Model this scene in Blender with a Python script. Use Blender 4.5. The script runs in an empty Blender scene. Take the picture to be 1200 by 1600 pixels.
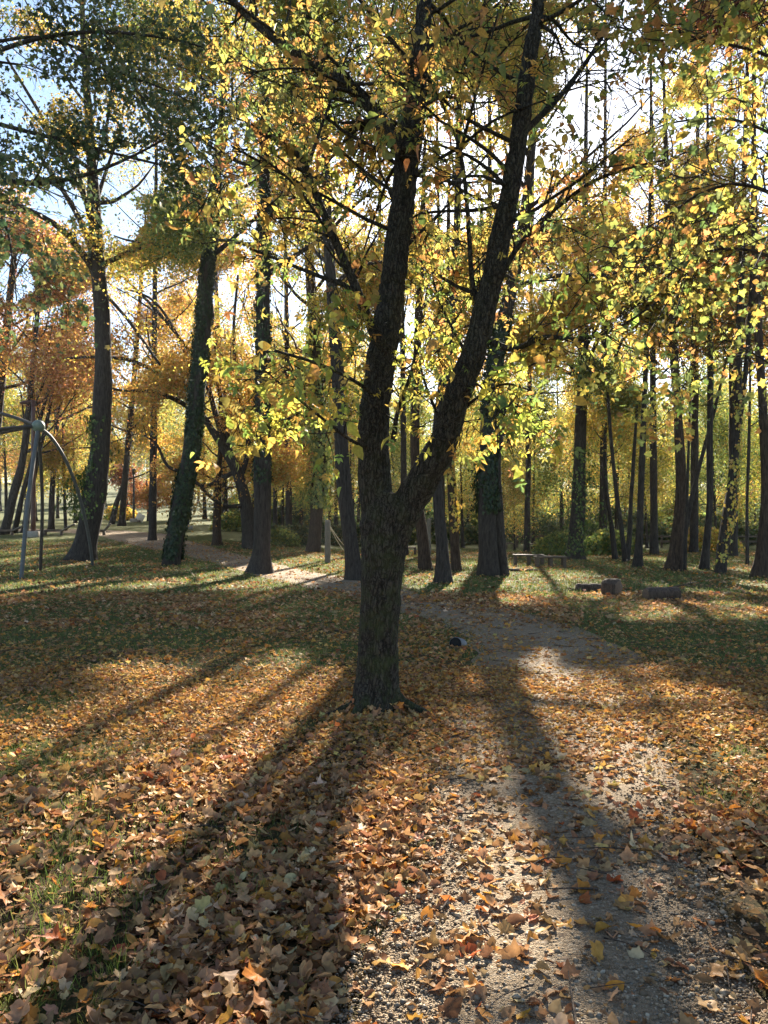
import bpy, math, random
import numpy as np
rng = np.random.default_rng(11); random.seed(11)
S = bpy.context.scene
COL = S.collection
HZ, F, CAMZ = 820.0, 1200.0, 1.6
HAZE = .00013

# ------------------------------------------------------------------ helpers
def P(px, py, d): return np.array([(px-600)/F*d, d, CAMZ+(HZ-py)/F*d])
def sstep(a, b, x):
    t = np.clip((x-a)/(b-a), 0, 1); return t*t*(3-2*t)
def nz(v): return v/np.maximum(np.linalg.norm(v, axis=-1, keepdims=True), 1e-9)

def vnoise(p, seed=0):
    """value noise, p (N,k) k=2|3 -> 0..1"""
    p = np.asarray(p, float)
    if p.shape[1] == 2: p = np.concatenate([p, np.full((len(p), 1), .37)], 1)
    i = np.floor(p).astype(np.int64); f = p-i; f = f*f*(3-2*f)
    def h(a):
        n = (a[:, 0]*374761393 + a[:, 1]*668265263 + a[:, 2]*2147483647 + seed*974711) & 0x7fffffff
        n = ((n ^ (n >> 13))*1274126177) & 0x7fffffff
        n = ((n ^ (n >> 11))*461845907) & 0x7fffffff
        return ((n ^ (n >> 16)) & 0xffff)/65535.0
    r = 0
    for dx in (0, 1):
        for dy in (0, 1):
            for dz in (0, 1):
                w = (f[:, 0] if dx else 1-f[:, 0])*(f[:, 1] if dy else 1-f[:, 1])*(f[:, 2] if dz else 1-f[:, 2])
                r = r + w*h(i+np.array([dx, dy, dz]))
    return r

YL = [-80, 26, 40, 55, 70, 85, 110, 150, 200, 300, 450]
ZL = [0, 0, .33, .95, 1.5, 1.93, 2.6, 4.2, 7.5, 15, 26.]
def terr(x, y):
    x = np.asarray(x, float); y = np.asarray(y, float)
    w = sstep(-.03, -.22, x/np.maximum(y, 5))
    left = np.interp(y, YL, ZL)
    right = np.interp(y, [0, 70, 120, 200, 300, 450], [0, 0, 1.2, 5, 13, 24.])
    und = .035*np.sin(.8*x+.35*y)*np.sin(.55*y-.25*x+1) + .02*np.sin(1.9*x-.6*y)
    return w*left+(1-w)*right+und*np.clip(1-y/80, 0, 1)

# sun
SV = np.array([(800-600)/F, 1.0, (HZ-192)/F]); SV /= np.linalg.norm(SV)
SUN_EL = math.asin(SV[2]); SUN_AZ = math.atan2(SV[0], SV[1])

# path centre line (ground x, y, half width)
PATH = np.array([(.40, -6, .72), (.46, 0, .70), (.52, 2.4, .66), (.74, 3.3, .66), (1.06, 5.0, .72), (1.55, 6.9, .82), (2.0, 8.8, .92), (2.12, 11.2, .95),
    (1.55, 13.8, .95), (.45, 16.4, 1.0), (-1.0, 20, 1.0), (-2.9, 24.3, 1.1), (-5.8, 31, 1.2), (-9.3, 38, 1.4), (-13.6, 46, 2.0), (-19.5, 56, 2.2), (-29, 61, 2.2), (-60, 64, 2.4)])
def catmull(p, n=6):
    p = np.asarray(p, float)
    if len(p) < 3: 
        t = np.linspace(0, 1, n*(len(p)-1)+1)[:, None]; return p[0]*(1-t)+p[-1]*t
    q = np.concatenate([[2*p[0]-p[1]], p, [2*p[-1]-p[-2]]])
    out = []
    for i in range(1, len(q)-2):
        t = np.linspace(0, 1, n, endpoint=False)[:, None]
        a, b, c, d = q[i-1], q[i], q[i+1], q[i+2]
        out.append(.5*(2*b+(c-a)*t+(2*a-5*b+4*c-d)*t*t+(3*b-a-3*c+d)*t**3))
    out.append(p[-1:]); return np.concatenate(out)
PATHS = catmull(PATH, 12)
def path_dist(x, y):
    """signed: <0 inside path (metres from the edge)"""
    q = np.stack([x, y], 1); best = np.full(len(q), 1e9)
    for k in range(0, len(q), 40000):
        s = q[k:k+40000]
        d = np.sqrt(((s[:, None, :]-PATHS[None, :, :2])**2).sum(2))-PATHS[None, :, 2]
        best[k:k+40000] = d.min(1)
    return best

# where the sun reaches the floor: openings of the canopy, given by the floor spots they light
LIT = [(330,912,150,9),(60,918,80,9),(420,1036,55,20),(215,1056,95,18),(330,1088,120,24),(475,1078,70,44),(405,1132,140,36),(470,1180,50,40),(330,1195,130,42),
 (260,1262,165,46),(120,1335,150,60),(60,1425,100,62),(40,1540,75,70),(350,1320,70,40),(596,1185,34,45),(600,1275,50,65),(545,1265,26,40),
 (772,1070,42,20),(850,1040,24,26),(895,1092,92,36),(985,1108,105,32),(1015,1062,50,13),(1085,1135,100,44),(1165,1205,66,70),(1005,1165,100,45),
 (1000,1225,70,34),(1150,1285,60,60),(840,1350,130,60),(850,1430,120,85),(880,1540,85,90),(700,1500,120,50),(640,1420,66,55),(1175,1410,44,66),(620,1570,55,44),
 (795,942,50,9),(1120,955,110,16),(900,930,90,6),(1030,968,60,8),(720,915,90,6),(480,893,90,9),(870,905,130,7),(1150,925,80,8)]
LIT = np.array(LIT, float)
def lit(gx, gy):
    d = np.maximum(gy, .5)
    px = 600+gx/d*F; py = HZ+CAMZ/d*F
    jx = (vnoise(np.stack([gx*2.2, gy*1.6], 1), 3)-.5)*.9
    v = np.full(len(gx), -9.)
    for cx, cy, rx, ry in LIT:
        v = np.maximum(v, 1-((px-cx)/rx)**2-((py-cy)/ry)**2)
    inframe = (gy > 2.3) & (gy < 19) & (px > -60) & (px < 1260)
    a = sstep(-.2, .12, v+jx*.5)
    n = vnoise(np.stack([gx*.42, gy*.3], 1), 5)*.6+vnoise(np.stack([gx*1.1, gy*.7], 1), 6)*.4
    b = sstep(.50, .58, n)
    b2 = np.maximum(a, b)
    b3 = np.maximum(sstep(.44, .52, n), sstep(-.1, .3, 1-((gx-.55)/1.7)**2-(gy/2.4)**2+jx*.3))
    return np.where(inframe, a, np.where(gy >= 19, b2, np.where(gy < 2.3, b3, b)))
GAPS = np.array([(195,345,34,34),(200,270,56,40),(90,320,44,26),(940,140,62,85),(1012,320,28,44),(25,440,30,40),(275,650,28,34),(880,60,40,30),(350,690,14,14),(820,240,20,30),(690,330,20,30),(440,470,26,40),(60,150,26,30),(760,170,25,30)], float)
def keep(pos, p_in=.015, gaps=True):
    t = (pos[:, 2]-.0)/SV[2]
    g = pos-SV*t[:, None]
    pr = 1-lit(g[:, 0], g[:, 1])*(1-p_in)
    k = rng.random(len(pos)) < pr
    if gaps:
        d = np.maximum(pos[:, 1], 1); px = 600+pos[:, 0]/d*F; py = HZ-(pos[:, 2]-CAMZ)/d*F
        v = np.full(len(pos), -9.)
        for cx, cy, rx, ry in GAPS: v = np.maximum(v, 1-((px-cx)/rx)**2-((py-cy)/ry)**2)
        v += (vnoise(np.stack([px*.05, py*.05], 1), 8)-.5)*1.3
        k &= ~((v > .0) & (rng.random(len(pos)) < .9))
    return k

# ------------------------------------------------------------------ mesh building
def mesh_np(name, V, FL, col=None, smooth=False):
    me = bpy.data.meshes.new(name)
    V = np.asarray(V, np.float32)
    me.vertices.add(len(V)); me.vertices.foreach_set('co', V.ravel())
    idx = np.concatenate([np.asarray(f).ravel() for f in FL]).astype(np.int32)
    cnt = np.concatenate([np.full(len(f), np.asarray(f).shape[1]) for f in FL]).astype(np.int32)
    me.loops.add(len(idx)); me.loops.foreach_set('vertex_index', idx)
    me.polygons.add(len(cnt)); me.polygons.foreach_set('loop_start', (np.cumsum(cnt)-cnt).astype(np.int32))
    if smooth: me.polygons.foreach_set('use_smooth', np.ones(len(cnt), bool))
    if col is not None:
        a = me.attributes.new('Col', 'FLOAT_COLOR', 'FACE')
        c = np.concatenate([col, np.ones((len(col), 1))], 1).astype(np.float32)
        a.data.foreach_set('color', c.ravel())
    me.update(calc_edges=True)
    return me

def link(name, me, mat, parent=None):
    o = bpy.data.objects.new(name, me); COL.objects.link(o)
    if mat is not None and not me.materials: me.materials.append(mat)
    if parent is not None:
        o.parent = parent
        o.matrix_parent_inverse = parent.matrix_basis.inverted()
    return o
def tag(o, label=None, cat=None, group=None, kind=None):
    if label: o['label'] = label
    if cat: o['category'] = cat
    if group: o['group'] = group
    if kind: o['kind'] = kind
    return o
def empty(name, loc, rz=0.):
    o = bpy.data.objects.new(name, None); COL.objects.link(o)
    o.location = [float(v) for v in loc]; o.rotation_euler = (0, 0, rz); o.empty_display_size = .2
    return o

class MB:
    def __init__(s): s.V = []; s.F4 = []; s.F3 = []; s.n = 0
    def add(s, v, f4=None, f3=None):
        s.V.append(np.asarray(v, float))
        if f4 is not None and len(f4): s.F4.append(np.asarray(f4)+s.n)
        if f3 is not None and len(f3): s.F3.append(np.asarray(f3)+s.n)
        s.n += len(v)
    def tube(s, pts, rad, sides=8, fn=None, cap=True):
        pts = np.asarray(pts, float); n = len(pts); rad = np.asarray(rad, float)
        tg = nz(np.gradient(pts, axis=0))
        u = np.cross(tg[0], [0, 1, 0.01]); 
        if np.linalg.norm(u) < .2: u = np.cross(tg[0], [1, 0, 0])
        u /= np.linalg.norm(u); U = []
        for k in range(n):
            u = u-tg[k]*np.dot(u, tg[k]); u /= max(np.linalg.norm(u), 1e-9); U.append(u)
        U = np.array(U); W = np.cross(tg, U)
        a = np.linspace(0, 2*np.pi, sides, endpoint=False)
        R = np.repeat(rad[:, None], sides, 1)
        if fn is not None: R = R*fn(pts, a)
        v = pts[:, None, :]+R[:, :, None]*(np.cos(a)[None, :, None]*U[:, None, :]+np.sin(a)[None, :, None]*W[:, None, :])
        i = np.arange(n-1)[:, None]*sides; j = np.arange(sides)[None, :]; j2 = (j+1) % sides
        f = np.stack([i+j, i+j2, i+sides+j2, i+sides+j], -1).reshape(-1, 4)
        v = v.reshape(-1, 3)
        f3 = []
        if cap:
            v = np.concatenate([v, pts[:1], pts[-1:]]); jj = np.arange(sides); k2 = (jj+1) % sides
            f3 = np.concatenate([np.stack([np.full(sides, n*sides), k2, jj], 1), np.stack([np.full(sides, n*sides+1), (n-1)*sides+jj, (n-1)*sides+k2], 1)])
        s.add(v, f, f3)
    def box(s, c, size, rz=0., ry=0., bev=.0):
        x, y, z = [q/2 for q in size]; b = min(bev, x*.9, y*.9, z*.9)
        if b <= 0:
            v = np.array([(i, j, k) for i in (-x, x) for j in (-y, y) for k in (-z, z)])
            f = [(0,1,3,2),(4,6,7,5),(0,4,5,1),(2,3,7,6),(0,2,6,4),(1,5,7,3)]; f3 = None
        else:
            import itertools
            bm_v = []; key = {}
            for i, j, k in itertools.product((-1, 1), repeat=3):
                for ax in range(3):
                    q = np.array([i*(x-b), j*(y-b), k*(z-b)], float); q[ax] = (i*x, j*y, k*z)[ax]
                    key[(i, j, k, ax)] = len(bm_v); bm_v.append(q)
            v = np.array(bm_v); f = []; f3 = []
            for ax in range(3):
                o1, o2 = (ax+1) % 3, (ax+2) % 3
                for sg in (-1, 1):
                    ring = []
                    for a1, a2 in ((-1, -1), (1, -1), (1, 1), (-1, 1)):
                        t = [0, 0, 0]; t[ax] = sg; t[o1] = a1; t[o2] = a2; ring.append(key[(*t, ax)])
                    f.append(ring if sg > 0 else ring[::-1])
            for ax in range(3):
                o1, o2 = (ax+1) % 3, (ax+2) % 3
                for a1 in (-1, 1):
                    for a2 in (-1, 1):
                        t = [0, 0, 0]; t[o1] = a1; t[o2] = a2
                        lo = list(t); lo[ax] = -1; hi = list(t); hi[ax] = 1
                        q = [key[(*lo, o1)], key[(*hi, o1)], key[(*hi, o2)], key[(*lo, o2)]]
                        f.append(q if a1*a2 < 0 else q[::-1])
            for i, j, k in itertools.product((-1, 1), repeat=3):
                q = [key[(i, j, k, 0)], key[(i, j, k, 1)], key[(i, j, k, 2)]]; f3.append(q if i*j*k > 0 else q[::-1])
        cy, sy = math.cos(ry), math.sin(ry); cz, sz = math.cos(rz), math.sin(rz)
        v = v@np.array([[cy, 0, -sy], [0, 1, 0], [sy, 0, cy]])
        v = v@np.array([[cz, sz, 0], [-sz, cz, 0], [0, 0, 1]])
        s.add(v+np.asarray(c, float), f, f3)
    def mesh(s, name, smooth=False):
        FL = []
        if s.F4: FL.append(np.concatenate(s.F4))
        if s.F3: FL.append(np.concatenate(s.F3))
        return mesh_np(name, np.concatenate(s.V), FL, smooth=smooth)
    def build(s, name, mat, parent=None, smooth=False): return link(name, s.mesh(name, smooth), mat, parent)

# leaf templates ------------------------------------------------------------
def T_far(w=.34, fold=.10):
    v = np.array([(0, 0, 0), (-w, .45, fold), (0, 1, -.08), (w, .45, fold)]); return v, None, np.array([(0, 2, 1), (0, 3, 2)])
def T_lobe():
    v = np.array([(0, 0, 0), (-.5, .22, .08), (-.2, .45, .0), (-.28, .8, .06), (0, 1.05, -.1), (.28, .8, .06), (.2, .45, .0), (.5, .22, .08), (0, .4, -.03)])
    f = [(8, 0, 7), (8, 7, 6), (8, 6, 5), (8, 5, 4), (8, 4, 3), (8, 3, 2), (8, 2, 1), (8, 1, 0)]
    return v, None, np.array(f)
def leaflet(w=.30, fold=.10, droop=.18, L=1.0):
    ys = np.array([.0, .38, .72, 1.0]); m = np.stack([0*ys, ys, -droop*ys**2], 1)
    l = np.array([(-w*.72, .18), (-w, .42), (-w*.62, .74)]); lz = fold*np.array([.8, 1, .7])-droop*l[:, 1]**2
    left = np.c_[l, lz]; right = left*[-1, 1, 1]
    v = np.concatenate([m, left, right])*L
    f4 = [(0, 1, 5, 4), (1, 2, 6, 5), (0, 7, 8, 1), (1, 8, 9, 2)]; f3 = [(2, 3, 6), (2, 9, 3)]
    return v, np.array(f4), np.array(f3)
def T_compound(k):
    r = np.random.default_rng(k); V = []; A = []; B = []; n = 0
    arr = [(r.uniform(-12, 12), .52, 1.0), (66+r.uniform(-16, 16), .46, .85), (-66+r.uniform(-16, 16), .42, .85)]
    if k % 2: arr += [(74+r.uniform(-15, 15), .16, .75), (-74+r.uniform(-15, 15), .13, .75)]
    for ang, y0, sc in arr:
        v, f4, f3 = leaflet(r.uniform(.22, .31), r.uniform(.04, .2), r.uniform(.1, .7), sc*.52)
        t = math.radians(-ang); c, s_ = math.cos(t), math.sin(t)
        v = np.c_[v[:, 0]*c-v[:, 1]*s_, v[:, 0]*s_+v[:, 1]*c+y0, v[:, 2]-abs(ang)/58*.06]
        V.append(v); A.append(f4+n); B.append(f3+n); n += len(v)
    V.append(np.array([(-.012, 0, 0), (.012, 0, 0), (.008, .47, 0), (-.008, .47, 0)])); A.append(np.array([(0, 1, 2, 3)])+n)
    return np.concatenate(V), np.concatenate(A), np.concatenate(B)
def T_maple(k, curl=1.0):
    r = np.random.default_rng(100+k)
    pol = [(-90, .10), (-62, .46), (-28, .64), (-14, .55), (0, .60), (8, .62), (20, .86), (36, .70), (50, .62), (62, .76), (76, .82), (90, 1.0)]
    ang = [a for a, _ in pol]+[180-a for a, _ in pol[-2:0:-1]]; rad = [q for _, q in pol]+[q for _, q in pol[-2:0:-1]]
    a = np.radians(ang); rad = np.array(rad)*(1+r.uniform(-.18, .12, len(rad)))
    x = rad*np.cos(a)*.92; y = rad*np.sin(a)+.12
    x2, y2 = np.concatenate([x, x*.5, [0]]), np.concatenate([y, (y-.12)*.5+.12, [.12]])
    c1, c2, c3 = r.uniform(-.55, .75)*curl, r.uniform(-.5, .55)*curl, r.uniform(-.5, .5)*curl
    rr = x2**2+y2**2
    z = c1*x2**2+c2*(y2-.2)**2+c3*x2*y2+.10*curl*np.sin(5*x2+r.uniform(0, 6))*np.cos(4*y2+r.uniform(0, 6))
    z[:len(x)] += r.normal(0, .05, len(x))*curl
    z += .08*np.abs(x2)
    v = np.c_[x2, y2, z]; n = len(x); i = np.arange(n); j = (i+1) % n
    return v, np.stack([i, j, n+j, n+i], 1), np.stack([n+i, n+j, np.full(n, 2*n)], 1)
def T_oval(k, curl=1.0):
    r = np.random.default_rng(200+k)
    t = np.linspace(0, 1, 7); wv = np.sin(np.pi*t**.85)**.8*r.uniform(.17, .33); wv[0] = .01; wv[-1] = .01
    b = r.uniform(-.5, .7)*curl; fo = r.uniform(-.1, .7)*curl; tw = r.uniform(-.5, .5)*curl
    m = np.c_[0*t, t-.5, b*(t-.5)**2]; l = np.c_[-wv, t-.5, b*(t-.5)**2+fo*wv+tw*wv*(t-.5)]; q = np.c_[wv, t-.5, b*(t-.5)**2+fo*wv-tw*wv*(t-.5)]
    l[:, 2] += r.normal(0, .03, 7)*curl; q[:, 2] += r.normal(0, .03, 7)*curl
    v = np.concatenate([m, l, q]); i = np.arange(6)
    return v, np.concatenate([np.stack([i, i+1, 8+i, 7+i], 1), np.stack([i, 14+i, 15+i, i+1], 1)]), np.zeros((0, 3), int)

def leaf_mesh(name, pos, nrm, axis, size, temps, col):
    n = len(pos); pick = rng.integers(0, len(temps), n)
    nrm = nz(nrm); a = nz(axis-nrm*(axis*nrm).sum(1, keepdims=True)); b = np.cross(a, nrm)
    V = []; A = []; B = []; CA = []; CB = []; off = 0
    for k, (tv, f4, f3) in enumerate(temps):
        m = np.where(pick == k)[0]
        if not len(m): continue
        s = size[m][:, None, None]
        v = pos[m][:, None, :]+s*(tv[None, :, 0:1]*b[m][:, None, :]+tv[None, :, 1:2]*a[m][:, None, :]+tv[None, :, 2:3]*nrm[m][:, None, :])
        V.append(v.reshape(-1, 3)); base = off+np.arange(len(m))*len(tv)
        if f4 is not None and len(f4):
            A.append((base[:, None, None]+f4[None]).reshape(-1, 4)); CA.append(np.repeat(col[m], len(f4), 0))
        if f3 is not None and len(f3):
            B.append((base[:, None, None]+f3[None]).reshape(-1, 3)); CB.append(np.repeat(col[m], len(f3), 0))
        off += len(m)*len(tv)
    FL = []; CC = []
    if A: FL.append(np.concatenate(A)); CC += CA
    if B: FL.append(np.concatenate(B)); CC += CB
    return mesh_np(name, np.concatenate(V), FL, np.concatenate(CC))

# ------------------------------------------------------------------ materials
def newmat(name):
    m = bpy.data.materials.new(name); m.use_nodes = True; nt = m.node_tree; nt.nodes.clear()
    return m, nt.nodes, nt.links
def leaf_mat(name, tr=.5, gloss=.06, tint=(1, 1, 1), sat_tr=1.0):
    m, N, L = newmat(name)
    out = N.new('ShaderNodeOutputMaterial'); at = N.new('ShaderNodeAttribute'); at.attribute_name = 'Col'
    d = N.new('ShaderNodeBsdfDiffuse'); t = N.new('ShaderNodeBsdfTranslucent'); mx = N.new('ShaderNodeMixShader'); mx.inputs[0].default_value = tr
    g = N.new('ShaderNodeBsdfGlossy'); g.inputs['Roughness'].default_value = .45; g.inputs['Color'].default_value = (1, 1, 1, 1)
    m2 = N.new('ShaderNodeMixShader'); m2.inputs[0].default_value = gloss
    geo = N.new('ShaderNodeNewGeometry'); no = N.new('ShaderNodeTexNoise'); no.inputs['Scale'].default_value = 45; no.inputs['Detail'].default_value = 3
    L.new(geo.outputs['Position'], no.inputs['Vector'])
    mp = N.new('ShaderNodeMapRange'); mp.inputs[1].default_value = .3; mp.inputs[2].default_value = .7; mp.inputs[3].default_value = .72; mp.inputs[4].default_value = 1.2
    L.new(no.outputs['Fac'], mp.inputs[0])
    mu = N.new('ShaderNodeVectorMath'); mu.operation = 'SCALE'; L.new(at.outputs['Color'], mu.inputs[0]); L.new(mp.outputs[0], mu.inputs['Scale'])
    tn = N.new('ShaderNodeVectorMath'); tn.operation = 'MULTIPLY'; tn.inputs[1].default_value = tint; L.new(mu.outputs[0], tn.inputs[0])
    L.new(mu.outputs[0], d.inputs['Color']); L.new(tn.outputs[0], t.inputs['Color'])
    L.new(d.outputs[0], mx.inputs[1]); L.new(t.outputs[0], mx.inputs[2]); L.new(mx.outputs[0], m2.inputs[1]); L.new(g.outputs[0], m2.inputs[2])
    L.new(m2.outputs[0], out.inputs['Surface']); return m
def ramp(N, L, fac, stops):
    r = N.new('ShaderNodeValToRGB'); e = r.color_ramp.elements
    e[0].position, e[0].color = stops[0][0], (*stops[0][1], 1); e[1].position, e[1].color = stops[-1][0], (*stops[-1][1], 1)
    for p, c in stops[1:-1]:
        q = e.new(p); q.color = (*c, 1)
    L.new(fac, r.inputs[0]); return r.outputs['Color']
def noise(N, L, vec, scale, detail=6, rough=.6):
    n = N.new('ShaderNodeTexNoise'); n.inputs['Scale'].default_value = scale; n.inputs['Detail'].default_value = detail; n.inputs['Roughness'].default_value = rough
    if vec is not None: L.new(vec, n.inputs['Vector'])
    return n.outputs['Fac']
def mixc(N, L, fac, a, b):
    m = N.new('ShaderNodeMix'); m.data_type = 'RGBA'
    for s, v in ((m.inputs[0], fac), (m.inputs[6], a), (m.inputs[7], b)):
        if isinstance(v, (int, float)): s.default_value = v
        elif isinstance(v, tuple): s.default_value = (*v, 1)
        else: L.new(v, s)
    return m.outputs[2]
def maprange(N, L, v, a, b, c=0., d=1.):
    m = N.new('ShaderNodeMapRange'); m.inputs[1].default_value = a; m.inputs[2].default_value = b; m.inputs[3].default_value = c; m.inputs[4].default_value = d
    L.new(v, m.inputs[0]); return m.outputs[0]
def bark_mat(name, dark, mid, light, moss=0., sc=1., bump=.6, lichen=.35, fine=False):
    m, N, L = newmat(name); out = N.new('ShaderNodeOutputMaterial'); b = N.new('ShaderNodeBsdfPrincipled')
    b.inputs['Roughness'].default_value = .9; b.inputs['Specular IOR Level'].default_value = .25
    geo = N.new('ShaderNodeNewGeometry'); mp = N.new('ShaderNodeMapping'); mp.inputs['Scale'].default_value = (sc, sc, sc*.16); L.new(geo.outputs['Position'], mp.inputs['Vector'])
    n1 = noise(N, L, mp.outputs[0], 26, 8, .65); n2 = noise(N, L, geo.outputs['Position'], 5*sc, 6, .6); n3 = noise(N, L, geo.outputs['Position'], 17*sc, 5, .7)
    if fine:
        vo = N.new('ShaderNodeTexVoronoi'); vo.feature = 'DISTANCE_TO_EDGE'; vo.inputs['Scale'].default_value = 30; mq = N.new('ShaderNodeMapping'); mq.inputs['Scale'].default_value = (1.3, 1.3, .26); nd = noise(N, L, geo.outputs['Position'], 9, 4, .6)
        va = N.new('ShaderNodeVectorMath'); va.operation = 'MULTIPLY_ADD'; va.inputs[1].default_value = (.12, .12, .3); L.new(nd, va.inputs[0]); L.new(geo.outputs['Position'], va.inputs[2]); L.new(va.outputs[0], mq.inputs['Vector']); L.new(mq.outputs[0], vo.inputs['Vector'])
        ck = maprange(N, L, vo.outputs['Distance'], .0, .22); ad = N.new('ShaderNodeMath'); ad.operation = 'MULTIPLY_ADD'; ad.inputs[1].default_value = .34; L.new(ck, ad.inputs[0]); n0 = N.new('ShaderNodeMath'); n0.operation = 'MULTIPLY'; n0.inputs[1].default_value = .8; L.new(n1, n0.inputs[0]); L.new(n0.outputs[0], ad.inputs[2]); n1 = ad.outputs[0]
    c = ramp(N, L, n1, [(.36, dark), (.52, mid), (.74, light)])
    c = mixc(N, L, maprange(N, L, n3, .58, .72, 0, lichen), c, tuple(min(1, q*2.1) for q in light))
    if moss > 0:
        sx = N.new('ShaderNodeSeparateXYZ'); L.new(geo.outputs['Position'], sx.inputs[0])
        lo = maprange(N, L, sx.outputs['Z'], 2.4, .1, .15, 1.); mm = N.new('ShaderNodeMath'); mm.operation = 'MULTIPLY'
        L.new(lo, mm.inputs[0]); L.new(maprange(N, L, n2, .42, .62, 0, moss), mm.inputs[1])
        c = mixc(N, L, mm.outputs[0], c, (.045, .058, .018))
    L.new(c, b.inputs['Base Color'])
    bp = N.new('ShaderNodeBump'); bp.inputs['Strength'].default_value = bump; bp.inputs['Distance'].default_value = .05/sc
    L.new(n1, bp.inputs['Height']); L.new(bp.outputs[0], b.inputs['Normal']); L.new(b.outputs[0], out.inputs['Surface']); return m
def plain(name, c, rough=.7, metal=0., var=.35, sc=9., stretch=(1, 1, 1)):
    m, N, L = newmat(name); out = N.new('ShaderNodeOutputMaterial'); b = N.new('ShaderNodeBsdfPrincipled')
    tc = N.new('ShaderNodeTexCoord'); mp = N.new('ShaderNodeMapping'); mp.inputs['Scale'].default_value = stretch; L.new(tc.outputs['Object'], mp.inputs['Vector'])
    n = noise(N, L, mp.outputs[0], sc, 7, .65)
    L.new(ramp(N, L, n, [(.3, tuple(q*(1-var) for q in c)), (.7, tuple(min(1, q*(1+var)) for q in c))]), b.inputs['Base Color'])
    b.inputs['Roughness'].default_value = rough; b.inputs['Metallic'].default_value = metal
    bp = N.new('ShaderNodeBump'); bp.inputs['Strength'].default_value = .3; bp.inputs['Distance'].default_value = .02; L.new(n, bp.inputs['Height']); L.new(bp.outputs[0], b.inputs['Normal'])
    L.new(b.outputs[0], out.inputs['Surface']); return m

M_crown = leaf_mat('autumn_leaf', .62, .02)
M_near = leaf_mat('box_elder_leaf', .66, .025)
M_dark = leaf_mat('green_shade_toned_leaf', .5, .03)  # thick green leaf; the upper-left maple's shade is put into its colour
M_ivy = leaf_mat('ivy_leaf', .18, .025)
M_litter = leaf_mat('dry_leaf', .30, .012)
M_grass = leaf_mat('grass_blade', .45, .02)
M_stone = leaf_mat('gravel_stone', .0, .02)
M_bark = bark_mat('box_elder_bark', (.007, .006, .0045), (.024, .020, .0155), (.060, .052, .04), moss=.8, sc=1.5, bump=1., lichen=.6, fine=True)
M_bark2 = bark_mat('grey_bark', (.016, .013, .011), (.042, .034, .028), (.075, .062, .052), sc=.9, lichen=.15)
M_bark3 = bark_mat('brown_bark', (.02, .013, .009), (.055, .036, .024), (.10, .068, .046), sc=.9, lichen=.15)
M_pale = bark_mat('pale_bark', (.10, .09, .075), (.22, .20, .17), (.33, .31, .27), sc=.7, lichen=.3)
M_log = bark_mat('log_bark', (.02, .014, .011), (.07, .05, .038), (.12, .09, .07), sc=1.6)
M_cut = plain('cut_wood', (.12, .078, .05), .85, sc=25)
M_wood = plain('weathered_wood', (.09, .062, .04), .8, sc=14, stretch=(.3, 3, 3))
M_postw = plain('grey_post_wood', (.14, .12, .095), .85, sc=12, stretch=(3, 3, .4))
M_steel = plain('galvanised_steel', (.085, .09, .09), .6, .1, .15)
M_steeld = plain('dark_steel', (.05, .042, .036), .6, .1, .2)
M_ball = plain('green_grey_paint', (.13, .17, .13), .5, 0, .15)
M_brown = plain('brown_paint', (.075, .028, .018), .5, 0, .2)
M_black = plain('black_paint', (.025, .022, .022), .5, 0, .2)
M_conc = plain('concrete', (.30, .28, .25), .9, sc=20)
M_white = plain('white_board', (.72, .72, .70), .5, 0, .08)
M_rope = plain('rope', (.42, .36, .25), .9)
M_pipe = plain('pale_pipe', (.12, .125, .135), .55, .2, .2)
M_void = plain('pipe_hollow_shade', (.008, .008, .008), .9)  # near-black colour painted in for the unlit hollow of the pipe

# ------------------------------------------------------------------ colours
PAL = dict(
 yellow=[((.62, .42, .05), 5), ((.70, .50, .07), 3), ((.42, .38, .05), 3), ((.50, .26, .05), 2), ((.16, .19, .03), 1)],
 gold=[((.62, .38, .05), 5), ((.58, .28, .04), 4), ((.40, .20, .05), 2), ((.45, .38, .06), 2), ((.2, .2, .03), .6)],
 orange=[((.56, .24, .05), 5), ((.50, .17, .045), 3), ((.36, .13, .045), 3), ((.60, .36, .06), 3), ((.25, .20, .04), 1)],
 green=[((.15, .20, .035), 4), ((.24, .27, .045), 3), ((.42, .38, .06), 2), ((.08, .13, .025), 2)],
 dark=[((.08, .12, .045), 4), ((.12, .14, .05), 4), ((.22, .19, .06), 2), ((.05, .075, .03), 3)],  # dark green, kept low to carry the shade of the upper-left crown
 mixed=[((.45, .38, .05), 4), ((.26, .28, .045), 4), ((.60, .40, .05), 3), ((.50, .24, .05), 2), ((.12, .16, .03), 2)],
 rust=[((.26, .085, .045), 4), ((.20, .07, .05), 3), ((.36, .15, .05), 2), ((.18, .12, .04), 1)],
 box=[((.40, .33, .055), 4), ((.54, .33, .055), 4), ((.26, .28, .045), 3), ((.48, .22, .055), 2.4), ((.13, .18, .033), 2)],
 boxgreen=[((.34, .38, .05), 3.5), ((.20, .29, .04), 2.5), ((.54, .45, .06), 4), ((.58, .36, .06), 3)],
 olive=[((.30, .30, .05), 4), ((.44, .36, .05), 3), ((.17, .20, .035), 4), ((.46, .24, .05), 1.5), ((.10, .13, .03), 2)],
 maple=[((.54, .34, .05), 3.5), ((.36, .34, .05), 4.5), ((.20, .24, .04), 3), ((.50, .24, .05), 3), ((.10, .15, .03), 2)],
 creeper=[((.05, .085, .02), 4), ((.10, .15, .03), 3), ((.20, .22, .04), 1)],
 ivy=[((.018, .034, .012), 5), ((.03, .05, .016), 3), ((.05, .065, .02), 1)],
 blue=[((.10, .12, .06), 4), ((.16, .14, .06), 3), ((.24, .18, .07), 2)],
)
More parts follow.
